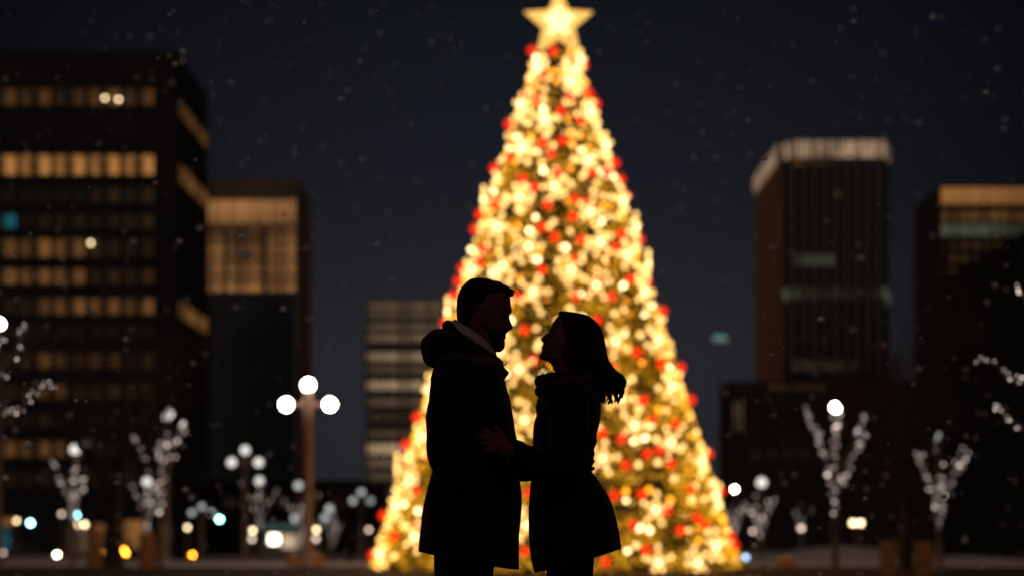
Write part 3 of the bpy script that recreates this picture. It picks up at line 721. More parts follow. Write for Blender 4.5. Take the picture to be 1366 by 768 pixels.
pathlamp(1004,(708,),78,'palelamp',.08,'pinkish path lamp left of the others on the right side')
pathlamp(1069,(704,),76,'palelamp',.10,'peach path lamp between the christmas tree and the large lit tree')
pathlamp(1143,(697,),70,'warmlamp',.11,'twin bright path lamp right of the large lit tree',5)
pathlamp(1361,(742,),60,'palelamp',.05,'dim path lamp at the far right edge')
def signal(px,py,d,label):
    g=gz(X(px,d),d); z=Zh(py,d)-g
    t=thing('traffic_light',label,'traffic light',(X(px,d),d,g),'traffic lights on the street')
    b3=bmesh.new(); tube(b3,[Vector((0,.15,0)),Vector((0,.15,z+.4))],[.06,.05],10); link_bm('pole',b3,M['metal'],t)
    b3=bmesh.new(); box(b3,-.16,.16,-.05,.14,z-.2,z+.75); link_bm('housing',b3,M['metal'],t)
    for k in range(3):
        obj('lens',bulb_mesh('cyan' if k==0 else 'glassy',.11),None,t,(0,-.06,z+.27*k))
M['glassy']=mat('unlit_lens',(0.05,0.02,0.01),0.3)
signal(41,697,112,'green traffic light near the left edge'); signal(102,686,112,'green traffic light behind the leftmost lit tree'); signal(293,692,108,'green traffic light left of the second three globe lamp')
# ground spot at the tree's right foot
t=thing('ground_spotlight','small bluish ground spotlight at the christmas tree\'s right foot','spotlight',(X(994,41),41,0))
b3=bmesh.new(); tube(b3,[Vector((0,0,0)),Vector((0,0,.12)),Vector((0,-.05,.2))],[.09,.07,.08],10); link_bm('housing',b3,M['metal'],t)
obj('lens',bulb_mesh('bluespot',.06),None,t,(0,-.08,.2))
# wooden bollards
def bollard(px0,px1,top,d,label):
    x0,x1=X(px0,d),X(px1,d); w=(x1-x0)/2; h=Zh(top,d)
    t=thing('bollard',label,'bollard',((x0+x1)/2,d,0),'wooden bollards',R(-40 if x0>0 else 36)); w*=.72
    b3=bmesh.new(); box(b3,-w,w,-w,w,0,h); bmesh.ops.bevel(b3,geom=b3.edges[:],offset=.02,segments=2,affect='EDGES',profile=.5)
    link_bm('post',b3,M['bollard'],t)
    b3=bmesh.new(); box(b3,-w-.02,w+.02,-w-.02,w+.02,-.01,.05); link_bm('foot',b3,M['metal'],t)
bollard(115,137,707,36.5,'leftmost wooden bollard left of the dark bare tree trunk')
bollard(185,208,710,36.0,'wooden bollard right of the dark bare tree trunk')
bollard(1173,1198,721,31,'left of the two orange lit wooden bollards on the right')
bollard(1220,1246,722,31,'right of the two orange lit wooden bollards on the right')
def planter(px,d,w,h,label):
    t=thing('planter',label,'planter',(X(px,d),d,0),'low stone planters')
    b3=bmesh.new(); box(b3,-w,w,-.3,.3,0,h); bmesh.ops.bevel(b3,geom=b3.edges[:],offset=.03,segments=2,affect='EDGES'); link_bm('box',b3,M['bollard'],t)
    b3=bmesh.new(); ball(b3,(0,0,h),.28,2,(w/.3,.9,.22)); link_bm('snow_cap',b3,M['snow'],t,True)
planter(408,41,.42,.28,'low orange planter box behind the tallest lamp\'s foot')
planter(1050,41,.22,.16,'small low orange planter box right of the christmas tree')

def grow(rnd,base,dirn,L,r,depth,segs,spread,up,out):
    """recursive limb generator; out collects point lists with radii"""
    pts=[base]; d=dirn.normalized(); p=base.copy(); n=6
    for i in range(n):
        d=(d+Vector((rnd.uniform(-.12,.12),rnd.uniform(-.12,.12),rnd.uniform(-.05,.1)+up))).normalized()
        p=p+d*(L/n); pts.append(p.copy())
    rads=[r*(1-.6*i/n) for i in range(n+1)]
    out.append((pts,rads,depth))
    if depth<=0: return
    for k in range(segs):
        i=rnd.randint(2,n); ax=Vector((rnd.uniform(-1,1),rnd.uniform(-1,1),0))
        if ax.length<.1: ax=Vector((1,0,0))
        nd=(d+ax.normalized()*spread).normalized()
        grow(rnd,pts[i],nd,L*rnd.uniform(.55,.8),rads[i]*.65,depth-1,max(2,segs-1),spread,up,out)
def lit_tree(px,d,topy,spread_px,seed,label,slabel,nb=80,mk='ice',individual=True,br=.03,trunkfrac=.34,limbs=6):
    rnd=random.Random(seed)
    g=gz(X(px,d),d); H=Zh(topy,d)-g; W=spread_px/F*d; b0=Vector((X(px,d),d,g))
    t=thing('tree',label,'tree',b0,'small trees wrapped in white lights')
    th=H*trunkfrac
    b3=bmesh.new(); r0=.035+H*.010
    tube(b3,[Vector((0,0,-.1)),Vector((.02,0,th*.5)),Vector((0,0,th))],[r0*1.2,r0,r0*.85],10); link_bm('trunk',b3,M['bark_pale'],t,True)
    out=[]
    for k in range(limbs):
        fx=((-1,-.78,-.05,.12,.78,1) if limbs==6 else (-1,-.15,.45,1))[k%limbs]*rnd.uniform(.85,1.05); a=math.atan2((1 if k%2 else -1)*math.sqrt(max(.05,1-min(1,fx*fx))),fx)
        reach=W; top=Vector((fx*W,math.sin(a)*W*.8,H*rnd.uniform(.84,.97)))
        z0=th*rnd.uniform(.9,1.25); s0=Vector((0,0,min(z0,H*.5)))
        pts=[]
        for i in range(9):
            u=i/8; q_=s0.lerp(top,u); bow=math.sin(u*math.pi)*.16*W
            q_+=Vector((-math.cos(a)*bow*1.2+rnd.uniform(-.03,.03)*W,-math.sin(a)*bow+rnd.uniform(-.03,.03)*W,0)); pts.append(q_)
        pts[0]=s0
        out.append((pts,[r0*.6*(1-.75*i/8) for i in range(9)],1))
        for j in range(3):
            i=rnd.randint(3,7); a2=a+rnd.uniform(-1.2,1.2); L=H*rnd.uniform(.10,.2)
            dd=Vector((math.cos(a2)*.5,math.sin(a2)*.5,1)).normalized()
            out.append(([pts[i],pts[i]+dd*L*.5+Vector((rnd.uniform(-.03,.03),0,0)),pts[i]+dd*L+Vector((math.cos(a2)*.05,0,0))],[r0*.25,r0*.18,r0*.08],0))
    b3=bmesh.new()
    for pts,rads,_ in out: tube(b3,pts,rads,6)
    link_bm('crown',b3,M['bark_pale'],t,True)
    s_=thing('light_string',slabel,'string lights',b0+Vector((0,0,th*.8)),'white light strings on the small trees')
    mains=[o_ for o_ in out if o_[2]==1]
    pos=[]; tot=sum(len(o_[0])-1 for o_ in out)
    for i in range(nb):
        pts,rads,_=rnd.choice(mains) if rnd.random()<.72 else rnd.choice(out)
        k=rnd.randint(0,len(pts)-2); u=rnd.random(); q_=pts[k].lerp(pts[k+1],u)
        pos.append(q_+Vector((rnd.gauss(0,.018),rnd.gauss(0,.018),rnd.gauss(0,.018)))*(1 if W<1.5 else 1.5)-Vector((0,0,th*.8)))
    b3=bmesh.new()
    for pts,rads,_ in out[::4]: tube(b3,[p-Vector((0,0,th*.8))+Vector((.012,-.012,0)) for p in pts],.003,4)
    if individual:
        link_bm('wire',b3,M['wire'],s_)
        for q_ in pos: obj('bulb',bulb_mesh(rnd.choice(('ice_hot',mk,mk,mk,'ice_mid','ice_mid')) if rnd.random()<.5 else mk,br*rnd.choice((.8,1,1.15))),None,s_,q_)
    else:
        link_bm('wire',b3,M['wire'],s_)
        b3=bmesh.new()
        for q_ in pos: ball(b3,q_,br,1)
        o=link_bm('bulbs',b3,M[mk],s_); 
lit_tree(1113,33,543,44,1,'largest small tree wrapped in white lights, right of the christmas tree','white string lights on the large small tree under the brightest right globe',92)
lit_tree(1253,35,590,33,2,'small lit tree right of the right hand bollards','white string lights on the tree right of the bollards',95,br=.024)
lit_tree(97,42,602,28,3,'leftmost small lit tree above the dark car','white string lights on the leftmost small tree',84,limbs=4,br=.028)
lit_tree(213,39,548,40,4,'tallest lit tree on the left, behind the second bollard','white string lights on the tall tree behind the second bollard',84,limbs=4)
lit_tree(195,62,640,20,5,'short lit tree right of the dark bare trunk','white string lights on the short tree right of the bare trunk',55,limbs=4,br=.035)
lit_tree(346,74,638,23,6,'faint lit tree right of the second three globe lamp','white string lights on the faint tree right of the second three globe lamp',46,limbs=4,br=.035)
lit_tree(402,84,652,26,7,'faint lit tree behind the tallest lamp\'s pole','white string lights on the faint tree behind the tallest lamp',46,limbs=4,br=.035)
lit_tree(444,90,684,16,8,'faint lit tree between the tallest lamp and the christmas tree','white string lights on the faint tree between tallest lamp and christmas tree',46,limbs=4,br=.035)
lit_tree(1014,60,655,27,9,'pale lit tree second from the christmas tree\'s right edge','white string lights on the second tree right of the christmas tree',46,limbs=4,br=.036)
lit_tree(980,66,664,22,10,'pale lit tree touching the christmas tree\'s right edge','white string lights on the tree touching the christmas tree\'s right edge',46,limbs=4,br=.034)
lit_tree(1070,88,668,18,12,'faintest lit tree behind the peach path lamp','white string lights on the faintest tree behind the peach path lamp',50,br=.028)
# lit trees whose trunks stand just outside the frame
def edge_tree(px,d,tips,seed,label,slabel):
    rnd=random.Random(seed); g=0; b0=Vector((X(px,d),d,0)); t=thing('tree',label,'tree',b0,'lit trees cut by the frame edge')
    H=Zh(380,d)
    b3=bmesh.new(); tube(b3,[Vector((0,0,-.1)),Vector((.03,0,.8)),Vector((0,0,1.6))],[.11,.09,.075],12); link_bm('trunk',b3,M['bark_pale'],t,True)
    limbs=[]
    for (sx,sy,ex,ey,dy) in tips:
        a=P(sx,sy,d)-b0; e=P(ex,ey,d+dy)-b0; root=Vector((0,0,min(1.6,max(.9,a.z-.3))))
        pts=[root]+[a.lerp(e,k/8)+Vector((0,0,.05*math.sin(k*1.1))) +Vector((rnd.uniform(-.02,.02),rnd.uniform(-.05,.05),rnd.uniform(-.02,.02))) for k in range(9)]
        limbs.append(pts)
    b3=bmesh.new()
    for pts in limbs: tube(b3,pts,[.035*(1-.08*k) for k in range(len(pts))],7)
    link_bm('crown',b3,M['bark_pale'],t,True)
    s_=thing('light_string',slabel,'string lights',b0+Vector((0,0,1.2)),'light strings on the edge trees')
    for li,pts in enumerate(limbs):
        n=33 if li<3 else 0
        for k in range(n):
            i=1+k%(len(pts)-2); q_=pts[i].lerp(pts[i+1],rnd.random())
            obj('bulb',bulb_mesh(rnd.choice(('ice_hot','ice_mid','ice_mid','ice')),rnd.choice((.006,.008,.009))),None,s_,q_+Vector((rnd.gauss(0,.016),rnd.gauss(0,.03),rnd.gauss(0,.018)))-Vector((0,0,1.2)))
edge_tree(-75,14,[(-30,540,40,440,.5),(-30,560,70,519,0),(-40,500,10,455,1),(-20,520,32,452,.2),(-30,570,-20,420,-.5)],31,'tree with thin lit branches reaching in from the left edge','white string lights on the branches reaching in from the left edge')
edge_tree(1450,14,[(1410,525,1302,480,.3),(1410,585,1322,545,0),(1410,470,1358,392,.4),(1400,500,1380,400,-.3)],32,'tree with thin lit branches reaching in from the right edge','white string lights on the branches reaching in from the right edge')
def bare_tree(px,d,H,r,seed,label,nseg=5):
    rnd=random.Random(seed); g=gz(X(px,d),d); t=thing('bare_tree',label,'tree',(X(px,d),d,g),'dark bare trees')
    b3=bmesh.new(); th=H*.30
    tube(b3,[Vector((0,0,-.1)),Vector((0,0,.3)),Vector((.03,0,th*.6)),Vector((0,0,th))],[r*1.25,r,r*.85,r*.75],14); link_bm('trunk',b3,M['bark'],t,True)
    out=[]
    for k in range(8):
        a=2*math.pi*k/8+rnd.uniform(-.3,.3); grow(rnd,Vector((0,0,th*rnd.uniform(.8,1))),Vector((math.cos(a)*.8,math.sin(a)*.8,1.1)),H*.42,r*.42,3,nseg,.75,.04,out)
    b3=bmesh.new()
    for pts,rads,_ in out: tube(b3,pts,[max(.006,x_) for x_ in rads],5,cap=False)
    link_bm('crown',b3,M['bark'],t)
bare_tree(150,38.5,5.6,.23,40,'big dark bare tree between the two left bollards',4)
bare_tree(1208,36,6.0,.16,41,'dark bare tree between the two right bollards',4)
bare_tree(1045,80,5,.16,42,'thin dark bare tree left of the peach path lamp',3)
bare_tree(1088,82,5,.16,43,'thin dark bare tree right of the peach path lamp',3)
bare_tree(467,78,4.5,.14,44,'small dark bare tree just left of the smallest three globe lamp',3)

# ------------------------------------------------------------------ cars
def car(px,d,heading,label,lights,yaw=0.0):
    t=thing('car',label,'car',(X(px,d),d,-1.694),'cars on the street behind the plaza',yaw)
    # body: side profile extruded with tumblehome
    prof=[(-2.15,.30),(-2.2,.62),(-2.1,.86),(-1.45,.93),(-.85,1.32),(-.3,1.41),(.35,1.38),(1.0,.98),(1.75,.86),(2.15,.68),(2.2,.42),(2.1,.28)]
    b3=bmesh.new()
    for sy,_ in ((0,0),):
        rings=[]
        for yy,sc in ((-.9,.96),(-.84,1.0),(-.6,1.0),(.6,1.0),(.84,1.0),(.9,.96)):
            ring=[]
            for (x,z) in prof:
                w=yy*(1.0 if z<.95 else 1-.22*(z-.95)/.45)
                ring.append(b3.verts.new((x*heading*(1 if abs(yy)<.85 else .985),w,.28+(z-.28)*sc)))
            rings.append(ring)
        n=len(prof)
        for a,c in zip(rings,rings[1:]):
            for k in range(n): b3.faces.new((a[k],a[(k+1)%n],c[(k+1)%n],c[k]))
        b3.faces.new(rings[0]); b3.faces.new(list(reversed(rings[-1])))
    bmesh.ops.recalc_face_normals(b3,faces=b3.faces)
    link_bm('body',b3,M['carpaint'],t)
    for s_ in (-1,1):
        b3=bmesh.new(); yy=s_*.80
        for quad in (((-1.3,.96),(-.82,1.27),(-.2,1.33),(-.2,.97)),((-.12,.97),(-.12,1.33),(.32,1.3),(.88,.98))):
            v=[b3.verts.new((x*heading,s_*(.905-.16*(z-.95)/.4)+s_*.012,z)) for x,z in quad]
            b3.faces.new(v)
        link_bm('side_window',b3,M['glass_dark'],t)
    for wx in (-1.35,1.38):
        for s_ in (-1,1):
            b3=bmesh.new(); tube(b3,[Vector((wx*heading,s_*.72,.32)),Vector((wx*heading,s_*.93,.32))],[.32,.32],20); w_=link_bm('wheel',b3,M['rubber'],t)
            b3=bmesh.new(); tube(b3,[Vector((wx*heading,s_*.90,.32)),Vector((wx*heading,s_*.945,.32))],[.19,.17],12); link_bm('rim',b3,M['metal'],w_)
    for (x,y,z,mk,nm) in lights:
        obj(nm,bulb_mesh(mk,.11),None,t,(x*heading,y,z))
car(45,122,1,'dark car with one bright warm headlamp near the left edge',[(2.12,-.72,.56,'headlamp','headlight'),(2.12,.6,.56,'headlamp','headlight'),(-2.16,-.7,.72,'tail','taillight'),(-2.16,.7,.72,'tail','taillight')] if False else [(2.25,-.76,.58,'headlamp','headlight'),(-1.9,-.93,.70,'palelamp','reflector')],R(-14))
car(238,122,-1,'dark car with cool headlamps and an amber light right of the second bollard',[(2.26,-.75,.58,'headcool','headlight'),(2.26,.72,.58,'bluespot','headlight'),(-.4,-.97,.55,'turn','indicator')],R(60))
car(158,127,1,'dark car with orange lights behind the bare tree trunk',[(-1.05,-.93,.66,'turn','indicator'),(.25,-.95,.58,'turn','indicator'),(.55,-.95,.72,'turn','indicator'),(.78,-.95,.60,'turn','indicator'),(.62,-.95,.84,'turn','indicator')],0)
# kiosk
t=thing('kiosk','small bright kiosk with a teal lit canopy behind the tallest lamp','kiosk',(X(385,100),100,gz(X(385,100),100)))
def kb(x0,x1,y0,y1,z0,z1,nm,m):
    b3=bmesh.new(); box(b3,x0,x1,y0,y1,z0,z1); link_bm(nm,b3,m,t)
kb(-1.6,1.6,0,2.2,0,2.0,'wall',M['wallC']); kb(-2.0,2.0,-.6,2.4,2.05,2.3,'canopy',emat('teal_canopy_glow',(0.3,0.7,0.6),.11,False))
kb(-1.15,-.55,-.03,.0,1.15,1.7,'lit_counter',emat('kiosk_light',(1.0,0.95,0.75),6,False)); kb(-.4,1.3,-.03,0,.9,1.7,'lit_menu',emat('kiosk_warm',(1.0,0.72,0.5),.6,False))

# ------------------------------------------------------------------ buildings
class Bld:
    def __init__(s,name,label,d,px0,px1,topy,depth,m,base=-1.75,label_cat='building'):
        s.d=d; s.x0,s.x1=X(px0,d),X(px1,d); s.top=Zh(topy,d); s.depth=depth; s.base=base
        s.t=thing(name,label,label_cat,((s.x0+s.x1)/2,d,base)); s.o=Vector(((s.x0+s.x1)/2,d,base))
        s.solid('wall',s.x0,s.x1,0,depth,base,s.top,m)
    def solid(s,nm,x0,x1,y0,y1,z0,z1,m,par=None):
        """world x and z, y relative to the front face"""
        b3=bmesh.new(); box(b3,x0-s.o.x,x1-s.o.x,y0,y1,z0-s.o.z,z1-s.o.z); return link_bm(nm,b3,m,par or s.t)
    def win(s,px0,px1,py0,py1,m,fr=M['wframe'],panes=1,name='window',border=.12,gap=.34,mats=None):
        x0,x1=X(px0,s.d),X(px1,s.d); z0,z1=Zh(py1,s.d),Zh(py0,s.d)
        b3=bmesh.new(); cx=(x0+x1)/2
        bx=lambda a,b_,c,e:box(b3,a-cx,b_-cx,-.16,.02,c-z0,e-z0)
        bx(x0-border,x1+border,z0-border,z0); bx(x0-border,x1+border,z1,z1+border); bx(x0-border,x0,z0,z1); bx(x1,x1+border,z0,z1)
        w=(x1-x0)/panes
        for i in range(1,panes): bx(x0+w*i-gap/2,x0+w*i+gap/2,z0,z1)
        f=link_bm(name,b3,fr,s.t); f.location=(cx-s.o.x,0,z0-s.o.z)
        for i in range(panes):
            a=x0+w*i+(gap/2 if i else 0); e=x0+w*(i+1)-(gap/2 if i<panes-1 else 0)
            b4=bmesh.new(); box(b4,a-cx,e-cx,-.06,-.004,0,z1-z0)
            pn=link_bm('pane',b4,(mats[i] if mats else m),f)
        return f
DK=M['glass_dark']
# A: black office block on the left
A=Bld('office_building','tall black office block with rows of amber windows at the left','135' and 135,-40,235,68,14,M['wallA'])
cells=[(-20,21),(27,67),(73,113),(120,159),(166,205)]
rowsA=[(118,142,[.25,.3,.25,.3,.12,.15,.5,.45,.3,.3]),(206,235,[.8,1,1,1,1,1,1,1,1,1]),(250,272,[0,0,0,0,0,0,.07,.1,.06,.1]),(285,306,['t','t',0,.04,.04,.05,.05,.05,.08,.08]),
(318,344,[.3,.4,.5,.8,.75,.5,.15,.05,.04,.05]),(358,380,[.6,.7,.7,.6,.8,.5,.08,.08,.08,.12]),(397,420,[.0,.05,.08,.3,.7,.7,.8,.5,.5,.6]),(432,452,[0]*10),(470,492,[0,.08,.2,.5,.3,.1,.3,.15,.05,.1]),
(512,533,[.05,.05,.12,.3,.6,.2,.15,.1,.2,.15]),(550,570,[0,.03,.03,.05,.05,.03,0,0,.03,0]),(587,610,[.35,.4,.45,.4,.45,.3,.05,0,0,0]),(627,650,[.03]*10)]
for (y0,y1,lv) in rowsA:
    for ci,(a,b_) in enumerate(cells):
        ms=[]
        for l in lv[ci*2:ci*2+2]:
            ms.append(lit(.25,'teal') if l=='t' else (lit(l*(.8 if y0==206 else .44)) if l>0 else DK))
        A.win(a,b_,y0+1.5,y1-1.5,None,panes=2,mats=ms,gap=.5)
for (px,py) in ((141,132),(159,134),(122,325)):
    obj('ceiling_light',bulb_mesh('warmlamp',.12),None,A.t,(X(px,135)-A.o.x,-.25,Zh(py,135)-A.o.z))
for (z0,z1,l) in ((Zh(149,135),Zh(130,135),.28),(Zh(238,135),Zh(215,135),.45),(Zh(420,135),Zh(399,135),.5)):
    for k in range(6):
        y0=1.0+k*2.1
        b3=bmesh.new(); box(b3,0,.1,y0,y0+1.6,z0-A.o.z,z1-A.o.z)
        w_=link_bm('side_window',b3,lit(l*(.7 if k%3 else .45)),A.t); w_.location.x=A.x1-A.o.x
A.solid('side_cladding',A.x1+.002,A.x1+.06,.3,13.9,A.base,A.top-.2,M['wallAside'])
for (a,b_,y0,y1,m) in ((-20,14,704,736,lit(.2,'teal')),(-20,18,690,701,lit(.35)),(92,116,700,735,lit(.22,'cream')),(124,146,698,735,lit(.3)),(166,192,694,735,lit(.55)),(210,228,700,735,lit(.12,'cream'))):
    A.win(a,b_,y0,y1,m,name='shop_window')
# B: brown block
B=Bld('office_building','brown concrete block with a glowing amber top storey right of the black one',205,236,398.5,238,12.5,M['wallB'])
for k in range(12):
    a=262+k*11.15; B.win(a,a+9.6,267,298,lit([.75,.8,.7,.9,.75,.95,.8,.7,.75,.6,.65,.6][k],'peach'),border=.1)
rnd=random.Random(9)
for r_ in range(7):
    for c_,(a,b_) in enumerate(((264,297),(303,350),(358,395))):
        y0=303+r_*12.7
        lv=[[.12,.15,.3],[.2,.2,.4],[.4,.35,.5],[.4,.3,.45],[.4,.4,.45],[.45,.4,.45],[.5,.5,.45]][r_][c_]
        B.win(a,b_,y0,y0+9,lit(lv*1.1*rnd.uniform(.7,1.3),'peach'),border=.08,panes=3,gap=.14)
B.solid('glass_curtain',X(262,205),X(392,205),-.3,-.002,-1.7,Zh(393,205),M['navy'])
for k in range(8): B.solid('mullion',X(264+16.5*k,205),X(264+16.5*k,205)+.18,-.4,-.302,-1.7,Zh(393,205),M['wframe'])
# C: striped block
C_=Bld('office_building','grey office block with horizontal strips of dim light behind the christmas tree\'s left side',165,487,620,401,18,M['wallC'])
for (y0,y1,l,x1) in ((404,411,.22,604),(414,425,.13,604),(432,440,.2,604),(446,455,.26,604),(470,481,.42,604),(489,497,.15,604),(508,519,.6,604),(531,541,.16,604),(552,560,.06,604),(575,582,.15,604),(592,605,.75,604),(612,622,.25,604),(630,640,.15,604),(652,662,.06,604)):
    C_.win(490,x1,y0,y1,lit(l*1.25,'cream'),panes=8,border=.08,gap=.12,name='window_band')
# low dark block behind the lamps
Gb=Bld('low_building','low dark building behind the street lamps on the left',150,244,500,640,14,M['wallF'])
for k in range(6): Gb.win(262+k*36,280+k*36,664,676,lit(.03,'cream'))
# D: tower
D=Bld('office_tower','tall dark tower with a crown of pale lit panels on the right',185,1054,1184,188,19,M['wallD'])
D.solid('notched_corner',X(1046,185),X(1054,185),1.0,18,D.base,D.top-.2,M['navy'])
D.solid('notched_corner',X(1184,185),X(1190,185),1.4,18,D.base,D.top-1.0,M['navy'])
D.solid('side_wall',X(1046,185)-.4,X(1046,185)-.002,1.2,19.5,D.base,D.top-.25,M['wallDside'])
for k in range(18):
    a=1056+k*7.1
    if k%2==0: D.solid('fin',X(a-1.8,185),X(a+2.4,185),-.7,-.002,Zh(497,185),Zh(213,185),M['fin'])
    b3=lit(.95 if k%4 else .7,'crown'); D.solid('crown_panel',X(a,185),X(a+3.9,185),-.4,-.01,Zh(210,185),Zh(189,185),b3)
D.solid('crown_panel',X(1047.5,185),X(1053,185),.6,.98,Zh(210,185),Zh(189,185),lit(.55,'crown')); D.solid('crown_panel',X(1185,185),X(1190,185),1.0,1.38,Zh(213,185),Zh(193,185),lit(.5,'crown'))
for k in range(9):
    y0=1.6+k*2.0; D.solid('crown_panel',X(1046,185)-.6,X(1046,185)-.402,y0,y0+1.7,Zh(212,185),Zh(189.5,185),lit(.55,'crown'))
for k in range(8): D.win(1057.5+k*7.1,1062.5+k*7.1,212+1,221,lit([.35,.3,.15,.1,.15,.12,.08,.05][k]),border=.03)
for k in range(8): D.win(1057.5+k*7.1,1062.5+k*7.1,340,354,lit([.1,.2,.3,.3,.35,.3,.35,.3][k],'green'),border=.03)
for k in range(18): D.win(1057.5+k*7.1,1062.5+k*7.1,384,399,lit([.3,.1,.08,.1,.12,.05,.05,.12,.12,.05,.06,.05,.05,.03,.03,.05,.12,.4][k],'green'),border=.03)
D.solid('corner_window',X(1047,185),X(1053,185),.8,.99,Zh(400,185),Zh(384,185),lit(.4,'green')); D.solid('corner_window',X(1185,185),X(1189.5,185),1.2,1.39,Zh(405,185),Zh(389,185),lit(.3,'green'))
for k in range(12): D.win(1057.5+k*7.1,1062.5+k*7.1,481,494,lit([.18,.12,.15,.2,.15,.1,.12,.18,.15,.12,.1,.06][k],'green'),border=.03)
D.win(1115,1119,256,262,lit(.5),border=.03)
# podium
Pd=Bld('podium_building','wide low stone building at the foot of the tall right tower',176,972,1236,508,8,M['podium'])
Pd.win(1026,1100,512,520,lit(.07,'peach'),panes=6,name='window_band'); Pd.win(979,990,536,574,lit(.16,'cream'),panes=2,name='window')
for k in range(10): Pd.win(1000+k*22,1014+k*22,600,612,lit(.02,'peach'))
# E: far right block
E=Bld('office_building','brown block with a bright amber top storey at the right edge',150,1254,1420,249,9.5,M['podium'])
for k in range(12): E.win(1255+k*13,1267.4+k*13,251,272,lit([.9,.85,.8,.9,.75,.8,.7,.6,.6,.5,.5,.5][k]),border=.04)
for k in range(12): E.win(1256+k*13,1265+k*13,281,295,lit([.25,.15,.3,.35,.2,.4,.35,.2,.25,.3,.3,.2][k]),border=.06)
for k in range(12): E.win(1255+k*13,1266+k*13,299,315,lit([.35,.25,.35,.3,.35,.25,.2,.12,.12,.15,.1,.1][k],'green'),border=.04)
for r_ in range(6):
    for k in range(8): E.win(1268+k*15,1275+k*15,324+r_*17,332+r_*17,lit(.16 if (k+r_)%3 else .08),border=.06)
# F: black building at right, closest
Fb=Bld('brick_building','black unlit building rising at the right edge in front of the others',66,1370,1600,306,14,M['wallF'],base=-1.2)
# dark tower with a green beacon behind the christmas tree's right side
t=thing('beacon_mast','thin mast with a pale green light in the sky right of the christmas tree','mast',(X(960,260),260,-1.75))
hz=Zh(451,260)+1.75
b3=bmesh.new(); tube(b3,[Vector((0,0,0)),Vector((0,0,hz+1))],[.12,.05],8); link_bm('pole',b3,M['wallD'],t)
b3=bmesh.new(); ball(b3,(0,-.3,hz),1.0,3,(1.2,.3,.5)); link_bm('light_panel',b3,emat('green_beacon',(0.45,0.85,0.70),.24,False),t)

# ------------------------------------------------------------------ falling snow
rnd=random.Random(77); tb=bmesh.new(); bmesh.ops.create_icosphere(tb,subdivisions=1,radius=1)
tv=[v.co.copy() for v in tb.verts]; tf=[[v.index for v in f.verts] for f in tb.faces]; tb.free()
sv=[];sf_=[]
for i in range(4600):
    p=Vector((rnd.uniform(-9,9),rnd.uniform(2.6,20),rnd.uniform(0,8)))
    if abs(p.x-.06*p.y/5.76)<.42*min(1,p.y/5.76)+.1 and p.y<6.3 and p.z<1.9: continue
    if abs(p.x-.03*p.y)<.10*p.y and p.y<13: continue
    r=rnd.choice((.0025,.003,.004,.004,.005,.006,.008,.011))*(1.15 if p.y<7 else 1.9 if p.y<11 else 2.6)
    n0=len(sv); sq=rnd.uniform(.6,1)
    sv+=[p+Vector((v.x*r,v.y*r,v.z*r*sq)) for v in tv]; sf_+=[[n0+k for k in f] for f in tf]
me=bpy.data.meshes.new('falling_snow'); me.from_pydata(sv,[],sf_)
tag(obj('falling_snow',me,M['flake']),'falling snowflakes in the night air','snow',None,'stuff')

# ------------------------------------------------------------------ sky
w=bpy.data.worlds.new('World'); SC.world=w; w.use_nodes=True; nt=w.node_tree; bg=nt.nodes['Background']
tc=nt.nodes.new('ShaderNodeTexCoord'); sx=nt.nodes.new('ShaderNodeSeparateXYZ'); nt.links.new(tc.outputs['Generated'],sx.inputs[0])
rp=nt.nodes.new('ShaderNodeValToRGB'); nt.links.new(sx.outputs['Z'],rp.inputs['Fac'])
e=rp.color_ramp.elements
e[0].position=0.0; e[0].color=(0.0178,0.0172,0.0205,1); e[1].position=1.0; e[1].color=(0.003,0.004,0.008,1)
x_=e.new(0.10); x_.color=(0.0172,0.0172,0.0222,1); x_=e.new(0.20); x_.color=(0.0095,0.0102,0.0148,1); x_=e.new(0.32); x_.color=(0.0042,0.0050,0.0080,1)
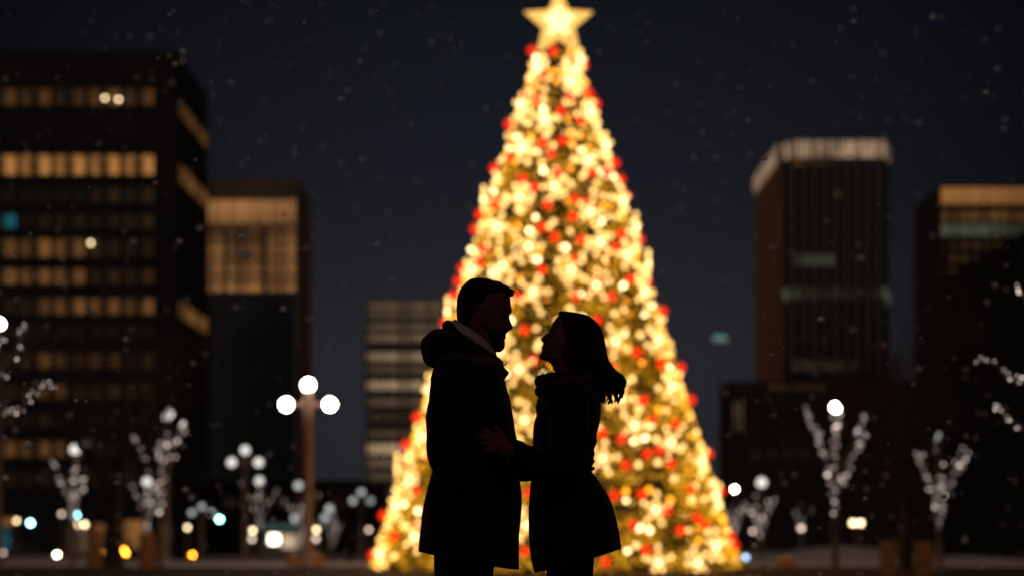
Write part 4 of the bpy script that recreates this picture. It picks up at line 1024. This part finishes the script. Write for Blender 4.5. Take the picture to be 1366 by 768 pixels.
# side falloff: vignette and bloom put into the sky colour
def math_(op,a,b_=None,c=None):
    n=nt.nodes.new('ShaderNodeMath'); n.operation=op
    for i,v in enumerate((a,b_,c)):
        if v is None: continue
        if isinstance(v,(int,float)): n.inputs[i].default_value=v
        else: nt.links.new(v,n.inputs[i])
    return n.outputs[0]
ax=math_('MULTIPLY',sx.outputs['X'],sx.outputs['X'])
fall=math_('SUBTRACT',1.12,math_('MULTIPLY',ax,8.5)); fall=math_('MAXIMUM',fall,0.3)
mul=nt.nodes.new('ShaderNodeVectorMath'); mul.operation='SCALE'; nt.links.new(rp.outputs['Color'],mul.inputs[0]); nt.links.new(fall,mul.inputs['Scale'])
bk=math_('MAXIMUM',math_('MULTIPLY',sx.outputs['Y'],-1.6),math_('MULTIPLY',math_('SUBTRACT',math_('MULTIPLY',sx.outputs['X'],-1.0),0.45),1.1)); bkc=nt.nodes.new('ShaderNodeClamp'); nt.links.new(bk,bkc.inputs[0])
wm=nt.nodes.new('ShaderNodeVectorMath'); wm.operation='SCALE'; wm.inputs[0].default_value=(0.125,0.090,0.074); nt.links.new(bkc.outputs[0],wm.inputs['Scale'])  # added warm fill, behind and left of camera, lights walls and flakes
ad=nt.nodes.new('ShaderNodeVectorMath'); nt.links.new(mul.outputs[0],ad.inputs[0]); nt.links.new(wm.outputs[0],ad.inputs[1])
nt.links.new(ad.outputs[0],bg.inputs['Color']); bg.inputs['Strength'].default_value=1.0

# ------------------------------------------------------------------ camera
cam=bpy.data.cameras.new('camera'); co=bpy.data.objects.new('camera',cam); COL.objects.link(co)
co.location=(0,0,CH); co.rotation_euler=(R(90),0,0)
cam.lens=60; cam.sensor_width=36; cam.shift_y=(HY-384)/1366; cam.clip_end=3000; cam.clip_start=.05
cam.dof.use_dof=True; cam.dof.focus_distance=FD; cam.dof.aperture_fstop=1.6
SC.camera=co
SC.render.engine='CYCLES'
SC.view_settings.view_transform='Standard'; SC.view_settings.look='None'; SC.view_settings.gamma=1; SC.view_settings.exposure=0
cy=SC.cycles
cy.use_adaptive_sampling=False; cy.use_denoising=True; cy.max_bounces=4; cy.diffuse_bounces=2; cy.glossy_bounces=2; cy.transmission_bounces=2
cy.sample_clamp_indirect=3.0; cy.sample_clamp_direct=0; cy.caustics_reflective=False; cy.caustics_refractive=False
try:
    cy.denoiser='OPENIMAGEDENOISE'; cy.denoising_input_passes='RGB_ALBEDO_NORMAL'
except Exception: pass
